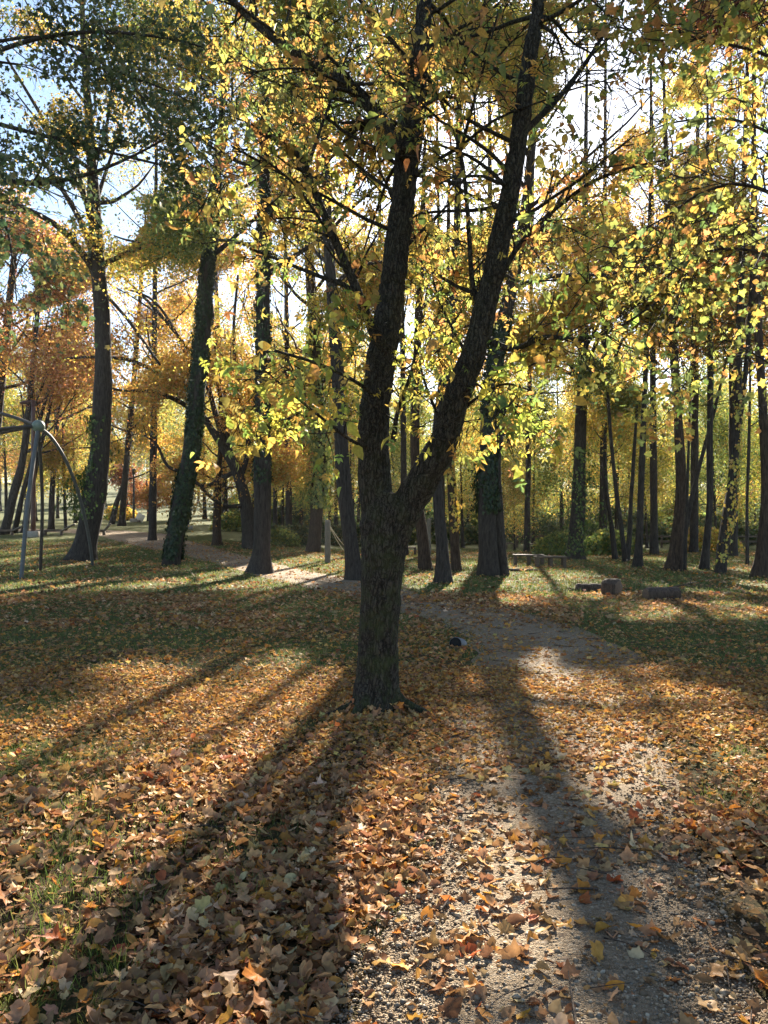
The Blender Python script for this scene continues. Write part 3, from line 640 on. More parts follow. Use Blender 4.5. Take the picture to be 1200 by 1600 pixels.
tree('red_maple_tree', 'small orange red tree beside the far black lamp post', [(232, 811, 6), (232, 795, 5), (231, 780, 4), (230, 765, 3), (229, 750, 2)], 88, (2.8, 7.0, 3.8, 9000, 'orange', .6, .3), nprim=12, flare=.3)
tree('purple_leaved_tree', 'small dull purple tree at the left of the orange red tree', [(200, 811, 5), (199, 790, 4), (198, 770, 3), (197, 745, 2)], 92, (3.5, 8, 3, 4500, 'rust', .6, .3), nprim=10, flare=.3)

for i, (px, d, tp, pal, n, dx) in enumerate([(238, 47, 60, 'mixed', 15000, 8), (452, 52, 20, 'gold', 16000, -10), (590, 46, -40, 'mixed', 17000, 6), (632, 40, 0, 'yellow', 16000, -8), (768, 43, -60, 'mixed', 17000, -4), (692, 49, -40, 'gold', 18000, -12), (823, 45, 30, 'mixed', 16000, 14),
        (942, 45, -60, 'gold', 18000, 5), (1022, 41, -40, 'yellow', 17000, -6), (1084, 44, -30, 'mixed', 17000, 8), (1146, 39, -30, 'gold', 16000, -5), (1215, 40, -50, 'rust', 17000, -14), (1275, 36, -50, 'maple', 15000, 6)]):
    z1 = CAMZ+(HZ-tp)/F*d*.93; g0 = HZ+F*CAMZ/d; w = 14*40/d*rng.uniform(.8, 1.25)
    sp = [(px+dx*t, g0+(tp-g0)*t, w*(1.05-.85*t)) for t in (0, .05, .2, .4, .6, .8, 1)]
    tree('canopy_tree', 'tall slim trunked tree at the back whose high crown closes the canopy', sp, d, (9, z1, 5.5, n, pal, .75, .22), nprim=14, flare=.4, group='tall slim trees at the back of the grove')
# off to the sides: their branches reach into view
CULLTWIG = False
def side_tree(name, label, base, h, r, bark, branches, extra, pal, nleaf, size, temps, mat, sig):
    root = empty(name, (base[0], base[1], 0)); tag(root, label, 'tree')
    mb = MB(); cl = []
    p = catmull([np.array([base[0], base[1], -.1]), np.array([base[0]+.1, base[1], h*.3]), np.array([base[0], base[1]+.2, h*.65]), np.array([base[0]+.2, base[1]+.1, h])], 8)
    mb.tube(p, np.linspace(r, r*.3, len(p)), 16, flare_fn(0, 1., .5, .04, 8))
    for pl, d0, d1 in branches:
        q = [P(px, py, d0+(d1-d0)*i/(len(pl)-1)) for i, (px, py, w) in enumerate(pl)]
        j = int(np.argmin(np.abs(p[:, 2]-(q[0][2]-.4)))); q = [p[j], (p[j]+q[0])/2+np.array([0, 0, .1])]+q
        c = catmull(q, 6); w = .6*np.interp(np.linspace(0, 1, len(c)), [0, .3, 1], [pl[0][2]*1.3, pl[0][2], pl[-1][2]])/2/F*d0
        mb.tube(c, w, 8)
        for k in range(26):
            i = int(rng.uniform(.25, .99)*(len(c)-2)); t = nz(c[i+1]-c[i]); s = rng.normal(size=3); s -= t*np.dot(s, t)
            grow(mb, cl, c[i], t*.7+nz(s)*.75, rng.uniform(.4, 1.1), max(w[i]*.4, .004), 1, -.1, kids=3, nseg=4, sides=4)
        cl.append(c[len(c)//2:])
    for k in range(extra):
        u = rng.uniform(.5, 1); i = int(u*(len(p)-1)); az = rng.uniform(0, 6.28); el = rng.uniform(.1, .8)
        grow(mb, cl, p[i], (math.cos(az)*math.cos(el), math.sin(az)*math.cos(el), math.sin(el)), rng.uniform(1.6, 3.), .04, 2, .2, kids=4)
    link('trunk', mb.mesh('trunk', True), bark, root)
    link('crown', crown_mesh('crown', cl, nleaf, sig, size, pal, temps, up=.7, cull=True, gaps=True, p_in=.5), mat, root)
MAP = [T_maple(k, .8) for k in range(5)]+[leaflet(.34, .1, .3), leaflet(.36, .16, .4)]
side_tree('overhanging_maple', 'maple whose yellow green leaves overhang the path at the upper right', (4.9, 6.6), 7.5, .16, M_bark2,
    [([(1260, 330, 12), (1170, 290, 9), (1100, 300, 7), (1030, 345, 5), (960, 380, 3)], 5.6, 5.9), ([(1260, 120, 12), (1180, 80, 9), (1090, 60, 7), (1010, 30, 4)], 5.8, 6.4), ([(1260, 240, 10), (1160, 190, 7), (1060, 190, 5), (990, 215, 3)], 6.2, 6.6),
     ([(1280, 460, 11), (1200, 400, 8), (1120, 390, 6), (1050, 420, 4), (1000, 470, 3)], 6.4, 6.9), ([(1270, 620, 7), (1190, 560, 5), (1120, 530, 4), (1060, 560, 3)], 6.6, 7.2), ([(1280, 20, 10), (1200, -10, 8), (1120, -30, 6), (1040, -40, 4)], 5.4, 5.6)], 3, 'maple', 3900, .082, MAP, M_near, .17)
side_tree('shaded_maple', 'tree with its shade put into the dark green leaf colour, filling the upper left corner', (-7.3, 11.5), 11, .22, M_bark2,
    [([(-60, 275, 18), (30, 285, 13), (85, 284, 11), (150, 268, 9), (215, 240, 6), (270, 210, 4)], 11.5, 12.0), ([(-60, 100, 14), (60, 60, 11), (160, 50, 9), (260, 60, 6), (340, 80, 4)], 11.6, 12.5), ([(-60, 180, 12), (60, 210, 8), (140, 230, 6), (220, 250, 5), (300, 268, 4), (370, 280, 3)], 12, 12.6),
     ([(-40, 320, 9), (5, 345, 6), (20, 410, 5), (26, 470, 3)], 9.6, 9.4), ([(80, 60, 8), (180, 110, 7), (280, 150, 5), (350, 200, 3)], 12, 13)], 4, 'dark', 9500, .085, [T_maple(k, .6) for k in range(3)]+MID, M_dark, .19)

# ---- woodland behind: a few trees built once, then copied ------------------------
WOOD = []; CULLTWIG = False
def proto_tree(kind, h, z0, rc, pal, nleaf, ls, r0):
    mb = MB(); cl = []; lean = rng.uniform(-.9, .9, 2)
    p = catmull([(0, 0, -.3), (lean[0]*.15, lean[1]*.15, h*.25), (lean[0]*.5, lean[1]*.4, h*.55), (lean[0], lean[1], h)], 6)
    mb.tube(p, np.linspace(r0, r0*.12, len(p)), 9, flare_fn(0, 1.2, .5, .05, int(h*10)))
    for k in range(15):
        u = (k+.5)/15; z = z0+(h-z0)*u; i = int(np.argmin(np.abs(p[:, 2]-z))); az = k*2.4; el = math.radians(rng.uniform(0, 35)+25*u)
        grow(mb, cl, p[i], (math.cos(az)*math.cos(el), math.sin(az)*math.cos(el), math.sin(el)), rc*(1.1-.6*u)*rng.uniform(.7, 1.2), r0*.3*(1-.6*u), 1, .4, kids=5)
    me_t = mb.mesh('trunk', True); me_t.materials.append(M_bark2)
    cc = np.concatenate(cl); ci = np.concatenate([np.full(len(c), i) for i, c in enumerate(cl)]); k = rng.integers(0, len(cc), nleaf)
    pos = cc[k]+rng.normal(0, .75, (nleaf, 3)); ok = pos[:, 2] > z0*.6; pos = pos[ok]; k = k[ok]; n = len(pos)
    me_c = leaf_mesh('crown', pos, randunit(n)+np.array([0, 0, .5]), randunit(n)+np.array([0, 0, -.3]), ls*.75*rng.uniform(.6, 1.3, n), FAR, colours(pal, n, ci[k], .6))
    me_c.materials.append(M_crown)
    return me_t, me_c
for kind, (h, z0, rc, pal, nl, ls, r0) in enumerate([(17, 4.2, 4.6, 'olive', 15000, .27, .22), (19, 3.6, 4.8, 'mixed', 16000, .27, .2), (15, 3.2, 4.4, 'green', 14000, .27, .17), (21, 5, 5, 'mixed', 16000, .28, .26), (16, 4.5, 4.4, 'orange', 14000, .28, .2), (9, 1.2, 3.2, 'mixed', 9000, .24, .1)]):
    WOOD.append(proto_tree(kind, h, z0, rc, pal, nl, ls, r0))
def wood_tree(name, kind, x, y, sc, label, group):
    root = empty(name, (x, y, float(terr(x, y))), rng.uniform(0, 6.28)); tag(root, label, 'tree', group)
    root.scale = (sc, sc, sc*rng.uniform(.9, 1.1))
    for nm, me in zip(('trunk', 'crown'), WOOD[kind]):
        o = bpy.data.objects.new(nm, me); COL.objects.link(o); o.parent = root
KL = {0: 'olive', 1: 'yellow green', 2: 'green', 3: 'mixed yellow', 4: 'orange', 5: 'low bushy'}
HS = {50: .56, 58: .64, 68: .70, 82: .82, 100: .92}
for d, pxs in ((50, [735, 815, 850, 945, 1020, 1130, 1230]), (58, [560, 700, 780, 875, 980, 1075, 1165, 1260]), (68, [440, 520, 620, 670, 745, 830, 910, 1000, 1090, 1180, 1280]), (82, [400, 480, 560, 640, 720, 800, 880, 960, 1040, 1120, 1200, 1290]), (100, [380, 460, 540, 640, 740, 840, 940, 1040, 1140, 1240])):
    for px in pxs:
        dd = d+rng.uniform(-4, 4); q = px+rng.uniform(-18, 18); kind = int(rng.choice([0, 1, 2, 3, 4, 5], p=[.16, .32, .26, .15, .06, .05]))
        wood_tree('woodland_tree', kind, (q-600)/F*dd, dd, HS[d]*rng.uniform(.9, 1.15), f'{KL[kind]} leaved woodland tree standing in the woods behind the low rail fence', f'{KL[kind]} woodland trees')
for px, d, k, s in ((90, 170, 1, 1.1), (130, 185, 3, 1.0), (165, 175, 2, 1.1), (205, 190, 1, .95), (240, 200, 2, 1.15), (262, 178, 3, .9), (285, 205, 2, 1.2), (310, 190, 1, 1.1), (335, 210, 2, 1.2), (370, 185, 1, 1.0), (40, 160, 4, 1.1), (0, 150, 0, 1.2), (-40, 120, 4, 1.2), (420, 150, 2, 1.1), (460, 130, 1, 1.1)):
    wood_tree('hillside_tree', k, (px-600)/F*d, d, s*1.15, f'distant {KL[k]} leaved tree standing on the rise at the far left', f'{KL[k]} trees on the far rise')
for px, d, k, sc in ((430, 60, 3, .8), (470, 66, 0, .9), (515, 62, 1, .8), (550, 72, 3, .95), (395, 74, 0, .95), (355, 86, 1, 1.), (320, 98, 3, 1.05), (10, 76, 0, .9), (55, 88, 3, .95), (118, 80, 1, .85), (150, 96, 0, 1.), (240, 118, 3, 1.1), (275, 126, 0, 1.1), (90, 104, 1, 1.1)):
    wood_tree('woodland_tree', k, (px-600)/F*d, d, sc, f'{KL[k]} leaved tree standing in the open woodland behind the leaning trunks at left', f'{KL[k]} trees behind the leaning trunks')
for d in (215, 290):
    for px in range(-60, 1300, {150: 58, 215: 40, 290: 30}[d]):
        if d == 150 and px < 480: continue
        k = int(rng.choice([0, 1, 2, 3])); dd = d+rng.uniform(-14, 14); q = px+rng.uniform(-12, 12)
        wood_tree('hillside_tree', k, (q-600)/F*dd, dd, rng.uniform(.85, 1.2), f'hazy {KL[k]} leaved tree in the far wood on the slope', f'{KL[k]} trees of the far wood')
# shrubs
def proto_shrub(pal, n, ls, mat):
    pos = randunit(n)*np.array([1.5, 1.2, .95])*rng.uniform(.45, 1, (n, 1))**.5; pos[:, 2] = np.abs(pos[:, 2])*1.1+.05
    pos *= (1+.5*(vnoise(pos*1.7+9, 2)-.5))[:, None]
    me = leaf_mesh('foliage', pos, randunit(n)+np.array([0, 0, .5]), randunit(n), ls*rng.uniform(.6, 1.3, n), FAR, colours(pal, n)); me.materials.append(mat)
    mb = MB()
    for k in range(9):
        a = k*.7; mb.tube(catmull([(0.1*math.cos(a), .1*math.sin(a), -.1), (.4*math.cos(a), .4*math.sin(a), .5), (.9*math.cos(a), .8*math.sin(a), .9)], 4), np.linspace(.02, .006, 9), 5)
    mt = mb.mesh('stem', True); mt.materials.append(M_bark3); return mt, me
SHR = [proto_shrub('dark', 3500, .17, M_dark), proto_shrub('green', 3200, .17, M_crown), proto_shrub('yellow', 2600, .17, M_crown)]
def shrub(k, px, d, s, label, group=None):
    x = (px-600)/F*d; root = empty('shrub', (x, d, float(terr(x, d))), rng.uniform(0, 6.28)); tag(root, label, 'shrub', group); root.scale = (s, s, s)
    for nm, me in zip(('stem', 'foliage'), SHR[k]):
        o = bpy.data.objects.new(nm, me); COL.objects.link(o); o.parent = root
for px, d, s in ((430, 48, 1.0), (455, 50, 1.1), (405, 47, .8), (620, 62, 1.6), (715, 64, 1.7), (770, 66, 1.5), (850, 66, 1.6), (930, 64, 1.4), (1010, 66, 1.6), (1090, 64, 1.4), (1150, 62, 1.7), (1220, 60, 1.5), (560, 60, 1.4), (510, 58, 1.3), (670, 70, 2.0), (810, 74, 2.0), (900, 76, 2.0), (990, 78, 2.2), (1060, 76, 2.0), (1130, 74, 2.1), (1200, 76, 2.2)):
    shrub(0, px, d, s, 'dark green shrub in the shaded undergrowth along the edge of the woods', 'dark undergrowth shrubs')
for row, (d, s0) in enumerate(((92, 2.7), (108, 3.4), (128, 4.4))):
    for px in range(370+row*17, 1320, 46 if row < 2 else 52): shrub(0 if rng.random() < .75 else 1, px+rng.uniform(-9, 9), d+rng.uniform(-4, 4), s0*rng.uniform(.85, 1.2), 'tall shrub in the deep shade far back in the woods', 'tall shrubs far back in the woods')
for px, d, s, l in ((440, 47, .9, 'bright yellow green shrub left of the russet trunk'), (955, 42, 1.2, 'light green bush beside the thin stems at the broad-based tree'), (875, 41, 1.1, 'green bush left behind the broad-based tree'), (1105, 46, 1.3, 'yellow bush behind the straight tree at right'), (365, 62, 1.3, 'green bush behind the small golden tree'), (190, 92, 1.6, 'rounded bush at the foot of the purple tree')):
    shrub(1 if 'green' in l else 2, px, d, s, l)

# ------------------------------------------------------------------ ground, path
def sym(n, m, p): 
    t = np.linspace(-1, 1, n); return np.sign(t)*np.abs(t)**p*m
xs = sym(181, 320, 2.6); ys = np.concatenate([np.linspace(-70, -4, 14), np.linspace(-3.5, 30, 130), 30+np.linspace(0, 1, 80)[1:]**2*420])
X, Y = np.meshgrid(xs, ys); Z = terr(X.ravel(), Y.ravel()); V = np.stack([X.ravel(), Y.ravel(), Z], 1); nx = len(xs)
i = (np.arange(len(ys)-1)[:, None]*nx+np.arange(nx-1)[None]).ravel(); FQ = np.stack([i, i+1, i+nx+1, i+nx], 1)
def ground_mat():
    m, N, L = newmat('lawn_and_soil'); out = N.new('ShaderNodeOutputMaterial'); b = N.new('ShaderNodeBsdfPrincipled'); b.inputs['Roughness'].default_value = .95; b.inputs['Specular IOR Level'].default_value = .1
    geo = N.new('ShaderNodeNewGeometry'); p = geo.outputs['Position']
    n1 = noise(N, L, p, .5, 6, .6); n2 = noise(N, L, p, 9, 8, .7); n3 = noise(N, L, p, 42, 6, .7)
    soil = ramp(N, L, n3, [(.35, (.035, .024, .015)), (.6, (.10, .068, .042)), (.72, (.22, .13, .06))])
    gr = ramp(N, L, n3, [(.3, (.030, .042, .012)), (.55, (.075, .095, .026)), (.75, (.16, .14, .05))])
    sx = N.new('ShaderNodeSeparateXYZ'); L.new(p, sx.inputs[0])
    far = maprange(N, L, sx.outputs['Y'], 5, 15, .0, .28)
    ad = N.new('ShaderNodeMath'); ad.operation = 'ADD'; L.new(n1, ad.inputs[0]); L.new(far, ad.inputs[1])
    c = mixc(N, L, maprange(N, L, ad.outputs[0], .44, .62), soil, gr)
    lf = noise(N, L, p, 13, 4, .8); c = mixc(N, L, maprange(N, L, lf, .56, .62, 0, .75), c, ramp(N, L, n2, [(.35, (.12, .075, .04)), (.5, (.30, .17, .07)), (.65, (.45, .25, .06))]))
    L.new(c, b.inputs['Base Color']); bp = N.new('ShaderNodeBump'); bp.inputs['Strength'].default_value = .8; bp.inputs['Distance'].default_value = .04
    L.new(n3, bp.inputs['Height']); L.new(bp.outputs[0], b.inputs['Normal']); L.new(b.outputs[0], out.inputs['Surface']); return m
tag(link('ground', mesh_np('ground', V, [FQ], smooth=True), ground_mat()), kind='structure')
def path_mat():
    m, N, L = newmat('gravel_path'); out = N.new('ShaderNodeOutputMaterial'); b = N.new('ShaderNodeBsdfPrincipled'); b.inputs['Roughness'].default_value = .9; b.inputs['Specular IOR Level'].default_value = .2
    geo = N.new('ShaderNodeNewGeometry'); p = geo.outputs['Position']
    vo = N.new('ShaderNodeTexVoronoi'); vo.inputs['Scale'].default_value = 75; L.new(p, vo.inputs['Vector'])
    vo2 = N.new('ShaderNodeTexVoronoi'); vo2.inputs['Scale'].default_value = 170; L.new(p, vo2.inputs['Vector'])
    n1 = noise(N, L, p, 1.4, 6, .6); n2 = noise(N, L, p, 60, 5, .7)
    sp = N.new('ShaderNodeSeparateColor'); L.new(vo.outputs['Color'], sp.inputs[0])
    st = ramp(N, L, sp.outputs[0], [(.0, (.14, .10, .06)), (.4, (.26, .19, .118)), (.75, (.34, .26, .17)), (1., (.42, .35, .26))])
    di = ramp(N, L, n2, [(.3, (.12, .083, .05)), (.7, (.30, .215, .132))])
    c = mixc(N, L, maprange(N, L, n1, .38, .62, .15, .8), st, di); L.new(c, b.inputs['Base Color'])
    mm = N.new('ShaderNodeMath'); mm.operation = 'ADD'; L.new(vo.outputs['Distance'], mm.inputs[0]); L.new(vo2.outputs['Distance'], mm.inputs[1])
    bp = N.new('ShaderNodeBump'); bp.inputs['Strength'].default_value = .9; bp.inputs['Distance'].default_value = .012; bp.invert = True; L.new(mm.outputs[0], bp.inputs['Height']); L.new(bp.outputs[0], b.inputs['Normal'])
    L.new(b.outputs[0], out.inputs['Surface']); return m
pc = catmull(PATH, 26); tg = nz(np.gradient(pc[:, :2], axis=0)); nr = np.stack([-tg[:, 1], tg[:, 0]], 1); ac = np.linspace(-1, 1, 13)
wob = 1+.42*(vnoise(np.c_[pc[:, :2]*1.6], 21)-.5); wob2 = 1+.42*(vnoise(np.c_[pc[:, :2]*1.6+50], 22)-.5)
ww = pc[:, 2][:, None]*np.where(ac[None] < 0, wob[:, None], wob2[:, None])*ac[None]
q = pc[:, None, :2]+ww[..., None]*nr[:, None, :]; q = q.reshape(-1, 2)
crown_h = .018-.012*np.tile(np.abs(ac)**2, len(pc))
V = np.c_[q, terr(q[:, 0], q[:, 1])+crown_h]; i = (np.arange(len(pc)-1)[:, None]*13+np.arange(12)[None]).ravel()
tag(link('path', mesh_np('path', V, [np.stack([i, i+1, i+14, i+13], 1)[:, ::-1]], smooth=True), path_mat()), kind='structure')

# ---- gravel stones
def scatter(y0, y1, n, margin=1.08, power=1.0):
    y = np.sqrt(rng.uniform(y0**2, y1**2, n)) if power == 1 else y0*(y1/y0)**rng.random(n)
    x = rng.uniform(-1, 1, n)*.5*y*margin; return x, y
ST = []
for k in range(5):
    r = np.random.default_rng(k); v = np.array([(1, 0, 0), (-1, 0, 0), (0, 1, 0), (0, -1, 0), (0, 0, .7), (0, 0, -.7), (.6, .6, .3), (-.6, .6, .25), (.6, -.6, .3), (-.6, -.6, .25)], float)*.5*(1+r.uniform(-.25, .25, (10, 1)))
    f = [(4, 0, 6), (4, 6, 2), (4, 2, 7), (4, 7, 1), (4, 1, 9), (4, 9, 3), (4, 3, 8), (4, 8, 0), (0, 5, 6), (6, 5, 2), (2, 5, 7), (7, 5, 1), (1, 5, 9), (9, 5, 3), (3, 5, 8), (8, 5, 0)]
    ST.append((v, None, np.array(f)))
x, y = scatter(2.1, 9, 150000, power=2); pdv = path_dist(x, y); ok = (pdv < .12*rng.random(len(x))**2) & (rng.random(len(x)) < np.clip(1.25-y/9, .2, 1)); x, y = x[ok], y[ok]; n = len(x)
sz = np.clip(rng.lognormal(math.log(.0066), .55, n), .003, .034)
pos = np.c_[x, y, terr(x, y)+.013+sz*.12]
cs = np.array([(.14, .10, .062), (.23, .168, .105), (.30, .228, .15), (.37, .31, .225), (.18, .155, .12)]); c = cs[rng.choice(5, n, p=[.28, .32, .22, .10, .08])]*(1+rng.normal(0, .15, (n, 1)))
tag(link('gravel', leaf_mesh('gravel', pos, randunit(n)*.5+np.array([0, 0, 1]), randunit(n), sz, ST, np.clip(c, .02, .8)), M_stone), kind='stuff')

# ---- fallen leaves
LT = dict(tan=[((.36, .215, .11), 5), ((.25, .145, .072), 4), ((.46, .32, .19), 3), ((.15, .085, .045), 2.5), ((.46, .22, .05), 1.2), ((.30, .10, .04), .6)],
          orange=[((.52, .28, .08), 4), ((.47, .22, .065), 3), ((.42, .26, .13), 5), ((.28, .165, .09), 4), ((.56, .38, .14), 2), ((.32, .11, .045), .8)],
          straw=[((.42, .285, .16), 4), ((.31, .19, .10), 4), ((.48, .27, .07), 1.6), ((.18, .11, .06), 2), ((.52, .42, .28), 1)])
LT = {k: [((c[0]*1.15, c[1]*1.02, c[2]*.86) if k != 'orange' else (c[0]*.97, c[1]*.95, c[2]*.85), w) for c, w in v] for k, v in LT.items()}
PAL.update(LT)
MAPL = [T_maple(20+k, 1.1) for k in range(12)]; OV = [T_oval(k, 1.15) for k in range(10)]
def litter_zone(x, y):
    """0 tan .. 1 orange, density"""
    px = 600+x/y*F; pdv = path_dist(x, y)
    zone = vnoise(np.c_[x*.9, y*.7], 31)
    org = sstep(3.6, 5.8, y+(zone-.5)*2.2)*sstep(14, 9.5, y)+.35*sstep(.2, .9, x/y*1.6+(zone-.5)*.3)*(y > 3.4)
    on = pdv < .05
    dens = np.where(on, np.interp(y, [2, 3.4, 4.6, 5.8, 8, 10.5, 13, 18], [.14, .2, .44, .72, .85, .72, .5, .5]), np.interp(y, [2, 8, 12, 20, 40], [1, 1, .8, .6, .5]))
    edge = np.exp(-((pdv-.2)/.2)**2)*.2; dens = dens+np.where(y < 6, edge, 0)
    right = (x/y > .1) & (y > 10.5); dens = np.where(right & ~on, dens*.8, dens)
    return np.clip(org, 0, 1), np.clip(dens, 0, 1.1)
def grassy(x, y):
    g = vnoise(np.c_[x*1.6, y*1.3], 41)*.55+vnoise(np.c_[x*.5, y*.45], 42)*.45
    near = sstep(.56, .66, g+np.where((x < -.9) & (y < 5), .06, -.04)); mid = sstep(.40, .60, g+.1)
    w = sstep(7, 11, y+np.where(x < 0, .5, -1.5)); return near*(1-w)+mid*w
parts = []
def litter(y0, y1, n, temps, s0, s1, lift, tilt, power=1):
    x, y = scatter(y0, y1, n, 1.12, power); org, den = litter_zone(x, y); gg = grassy(x, y)
    clump = vnoise(np.c_[x*3.5, y*3.5], 33)
    ok = rng.random(n) < den*(1-.7*gg)*(.55+.9*clump)
    # keep the foot of the tree clear
    ok &= ((x+.055)**2+(y-6.62)**2 > .215**2)
    x, y, org = x[ok], y[ok], org[ok]; m = len(x)
    c = np.where((rng.random(m) < org)[:, None], colours('orange', m), np.where((rng.random(m) < .5)[:, None], colours('tan', m), colours('straw', m)))
    on = path_dist(x, y) < 0
    lf = np.where(on, .35, 1.)*lift
    pos = np.c_[x, y, terr(x, y)+.012+np.abs(rng.normal(0, 1, m))*lf]
    nrm = np.array([0, 0, 1.])+rng.normal(0, tilt, (m, 3))*np.array([1, 1, .1])
    sz = rng.uniform(s0, s1, m)*np.where(rng.random(m) < .3, .6, 1)*np.where(org > .5, .72, 1)
    return pos, nrm, randunit(m), sz, temps, c
def foot_heap(n):
    a = rng.uniform(0, 6.28, n); q = .21+np.abs(rng.normal(0, .16, n)); x = -.055+q*np.cos(a)*1.15; y = 6.62+q*np.sin(a)
    pos = np.c_[x, y, terr(x, y)+.015+np.clip(.30-q, 0, .12)*rng.random(n)*1.1+np.abs(rng.normal(0, .012, n))]
    nrm = np.c_[np.cos(a)*.8, np.sin(a)*.8, np.ones(n)]+rng.normal(0, .45, (n, 3)); c = np.where((rng.random(n) < .6)[:, None], colours('orange', n), colours('tan', n))
    return pos, nrm, randunit(n), rng.uniform(.028, .075, n), MAPL[:6]+OV, c
def add_litter(label_name, *sets):
    mes = []
    for st in sets: mes.append(leaf_mesh('leaves', *st[:4], st[4], st[5]))
    import bmesh
    bm = bmesh.new()
    for me in mes: bm.from_mesh(me); bpy.data.meshes.remove(me)
    me = bpy.data.meshes.new(label_name); bm.to_mesh(me); bm.free()
    return tag(link(label_name, me, M_litter), kind='stuff')
add_litter('fallen_leaves', litter(2.0, 7.5, 26000, MAPL, .022, .068, .020, .42), litter(2.0, 8.5, 46000, OV, .03, .085, .018, .50), litter(7.2, 18, 84000, MAPL[:6]+OV[:6], .035, .085, .014, .42),
    foot_heap(900), litter(16, 46, 95000, [T_far(.4, .25), T_far(.45, -.1)]+OV[:2], .08, .15, .02, .45))

# ---- fallen twigs
x, y = scatter(2.1, 16, 900, 1.12); mb = MB()
for xx, yy in zip(x, y):
    a = rng.uniform(0, 6.28); L_ = rng.uniform(.08, .38); u = np.array([math.cos(a), math.sin(a), 0]); v = np.array([-u[1], u[0], 0])
    p0 = np.array([xx, yy, float(terr(xx, yy))+.03]); q = np.array([p0, p0+u*L_*.5+v*rng.normal(0, .02)+[0, 0, rng.uniform(-.005, .02)], p0+u*L_+v*rng.normal(0, .03)+[0, 0, rng.uniform(-.01, .03)]])
    mb.tube(catmull(q, 3), np.linspace(rng.uniform(.002, .006), .001, 7), 4, cap=False)
tag(mb.build('fallen_twigs', M_log), kind='stuff')
# ---- grass
BL = []
for k in range(4):
    b = [.15, .35, .6, .1][k]; w = .05
    BL.append((np.array([(-w, 0, 0), (w, 0, 0), (w*.8, .5, b*.3), (-w*.8, .5, b*.3), (0, 1, b)]), np.array([(0, 1, 2, 3)]), np.array([(3, 2, 4)])))
def grass(y0, y1, n, h0, h1, thr, wide):
    x, y = scatter(y0, y1, n, 1.12); g = grassy(x, y); pdv = path_dist(x, y)
    ok = (rng.random(n) < np.clip(g*1.1-thr, 0, 1)) & (pdv > np.where(y < 8, .4, rng.normal(-.05, .16, n))); x, y = x[ok], y[ok]; m = len(x)
    ax = np.array([0, 0, 1.])+rng.normal(0, .42, (m, 3)); nrm = randunit(m)*np.array([1, 1, .2])
    cs = np.array([(.085, .12, .026), (.13, .165, .04), (.20, .20, .06), (.28, .22, .10)]); c = cs[rng.choice(4, m, p=[.35, .35, .2, .1])]*(1+rng.normal(0, .15, (m, 1)))
    T = [(t[0]*np.array([wide, 1, 1]), t[1], t[2]) for t in BL]
    return np.c_[x, y, terr(x, y)-.004], nrm, ax, rng.uniform(h0, h1, m), T, np.clip(c, .01, .8)
TUFT = [(-1.24, 2.95), (-1.19, 2.56), (-1.53, 3.76), (-1.05, 3.2), (-.98, 2.75), (-1.75, 4.3), (-.62, 3.35), (-1.36, 3.3), (-2.2, 5.2), (1.9, 4.4)]
def tufts():
    P_, N_, A_, S_, C_ = [], [], [], [], []
    for tx, ty in TUFT:
        n = int(rng.uniform(60, 150)); o = rng.normal(0, .075, (n, 2)); x, y = tx+o[:, 0], ty+o[:, 1]
        P_.append(np.c_[x, y, terr(x, y)]); A_.append(np.array([0, 0, 1.])+np.c_[o*5, 0*x]+rng.normal(0, .3, (n, 3))); N_.append(randunit(n)*np.array([1, 1, .2])); S_.append(rng.uniform(.035, .10, n))
        C_.append(np.array([(.10, .17, .03), (.16, .22, .04), (.24, .26, .07)])[rng.integers(0, 3, n)]*(1+rng.normal(0, .15, (n, 1))))
    return np.concatenate(P_), np.concatenate(N_), np.concatenate(A_), np.concatenate(S_), [(t[0]*np.array([.42, 1, 1]), t[1], t[2]) for t in BL], np.clip(np.concatenate(C_), .01, .8)
g = add_litter('grass', tufts(), grass(2.0, 7.5, 42000, .03, .085, .05, .55), grass(7, 18, 110000, .03, .07, .0, 1.4), grass(17, 48, 130000, .05, .10, .0, 2.6))
g.data.materials.clear(); g.data.materials.append(M_grass)

# ------------------------------------------------------------------ objects
def gz(x, y): return float(terr(x, y))
def G(px, d): x = (px-600)/F*d; return np.array([x, d, gz(x, d)])
# arched play frame
hub = P(60, 666, 24.5); root = empty('play_frame', (hub[0], hub[1], gz(hub[0], hub[1]))); tag(root, 'grey steel arched play frame with legs meeting in a green ball', 'play frame')
mb = MB()
th = np.linspace(0, np.pi, 13); pts = np.stack([0*th+hub[0], 0*th+hub[1], hub[2]-.2*np.cos(th)], 1); mb.tube(pts, np.maximum(.2*np.sin(th), .004), 20); mb.build('ball_joint', M_ball, root, True)
def leg(foot, mid, r, mat):
    m = MB(); m.tube(catmull([hub, mid, foot], 14), np.full(29, r), 12); m.build('leg', mat, root, True)
f = G(33, 22.6); f[2] -= .05; leg(f, (hub+f)/2+np.array([0, -.12, .05]), .062, M_steel)
f = G(63, 26.3); f[2] -= .05; leg(f, (hub+f)/2+np.array([.05, .1, .05]), .055, M_steeld)
f = G(145, 28.6); f[2] -= .05
def bent(pts, r, mat):
    m = MB(); m.tube(catmull([hub]+pts+[], 8), np.full(8*len(pts)+1, r), 12); m.build('leg', mat, root, True)
bent([P(82, 686, 25.0), P(104, 722, 25.7), P(122, 768, 26.6), P(135, 820, 27.5), P(142, 860, 28.2), f], .055, M_steel)
bent([P(0, 646, 25.2), P(-60, 645, 26.2), np.array([-16.6, 27.0, 3.2]), np.array([-17.6, 27.5, -.05])], .055, M_steeld)
bent([P(0, 671, 23.8), P(-60, 690, 23.2), np.array([-15.2, 22.4, 2.6]), np.array([-16.2, 22.0, -.05])], .055, M_steeld)
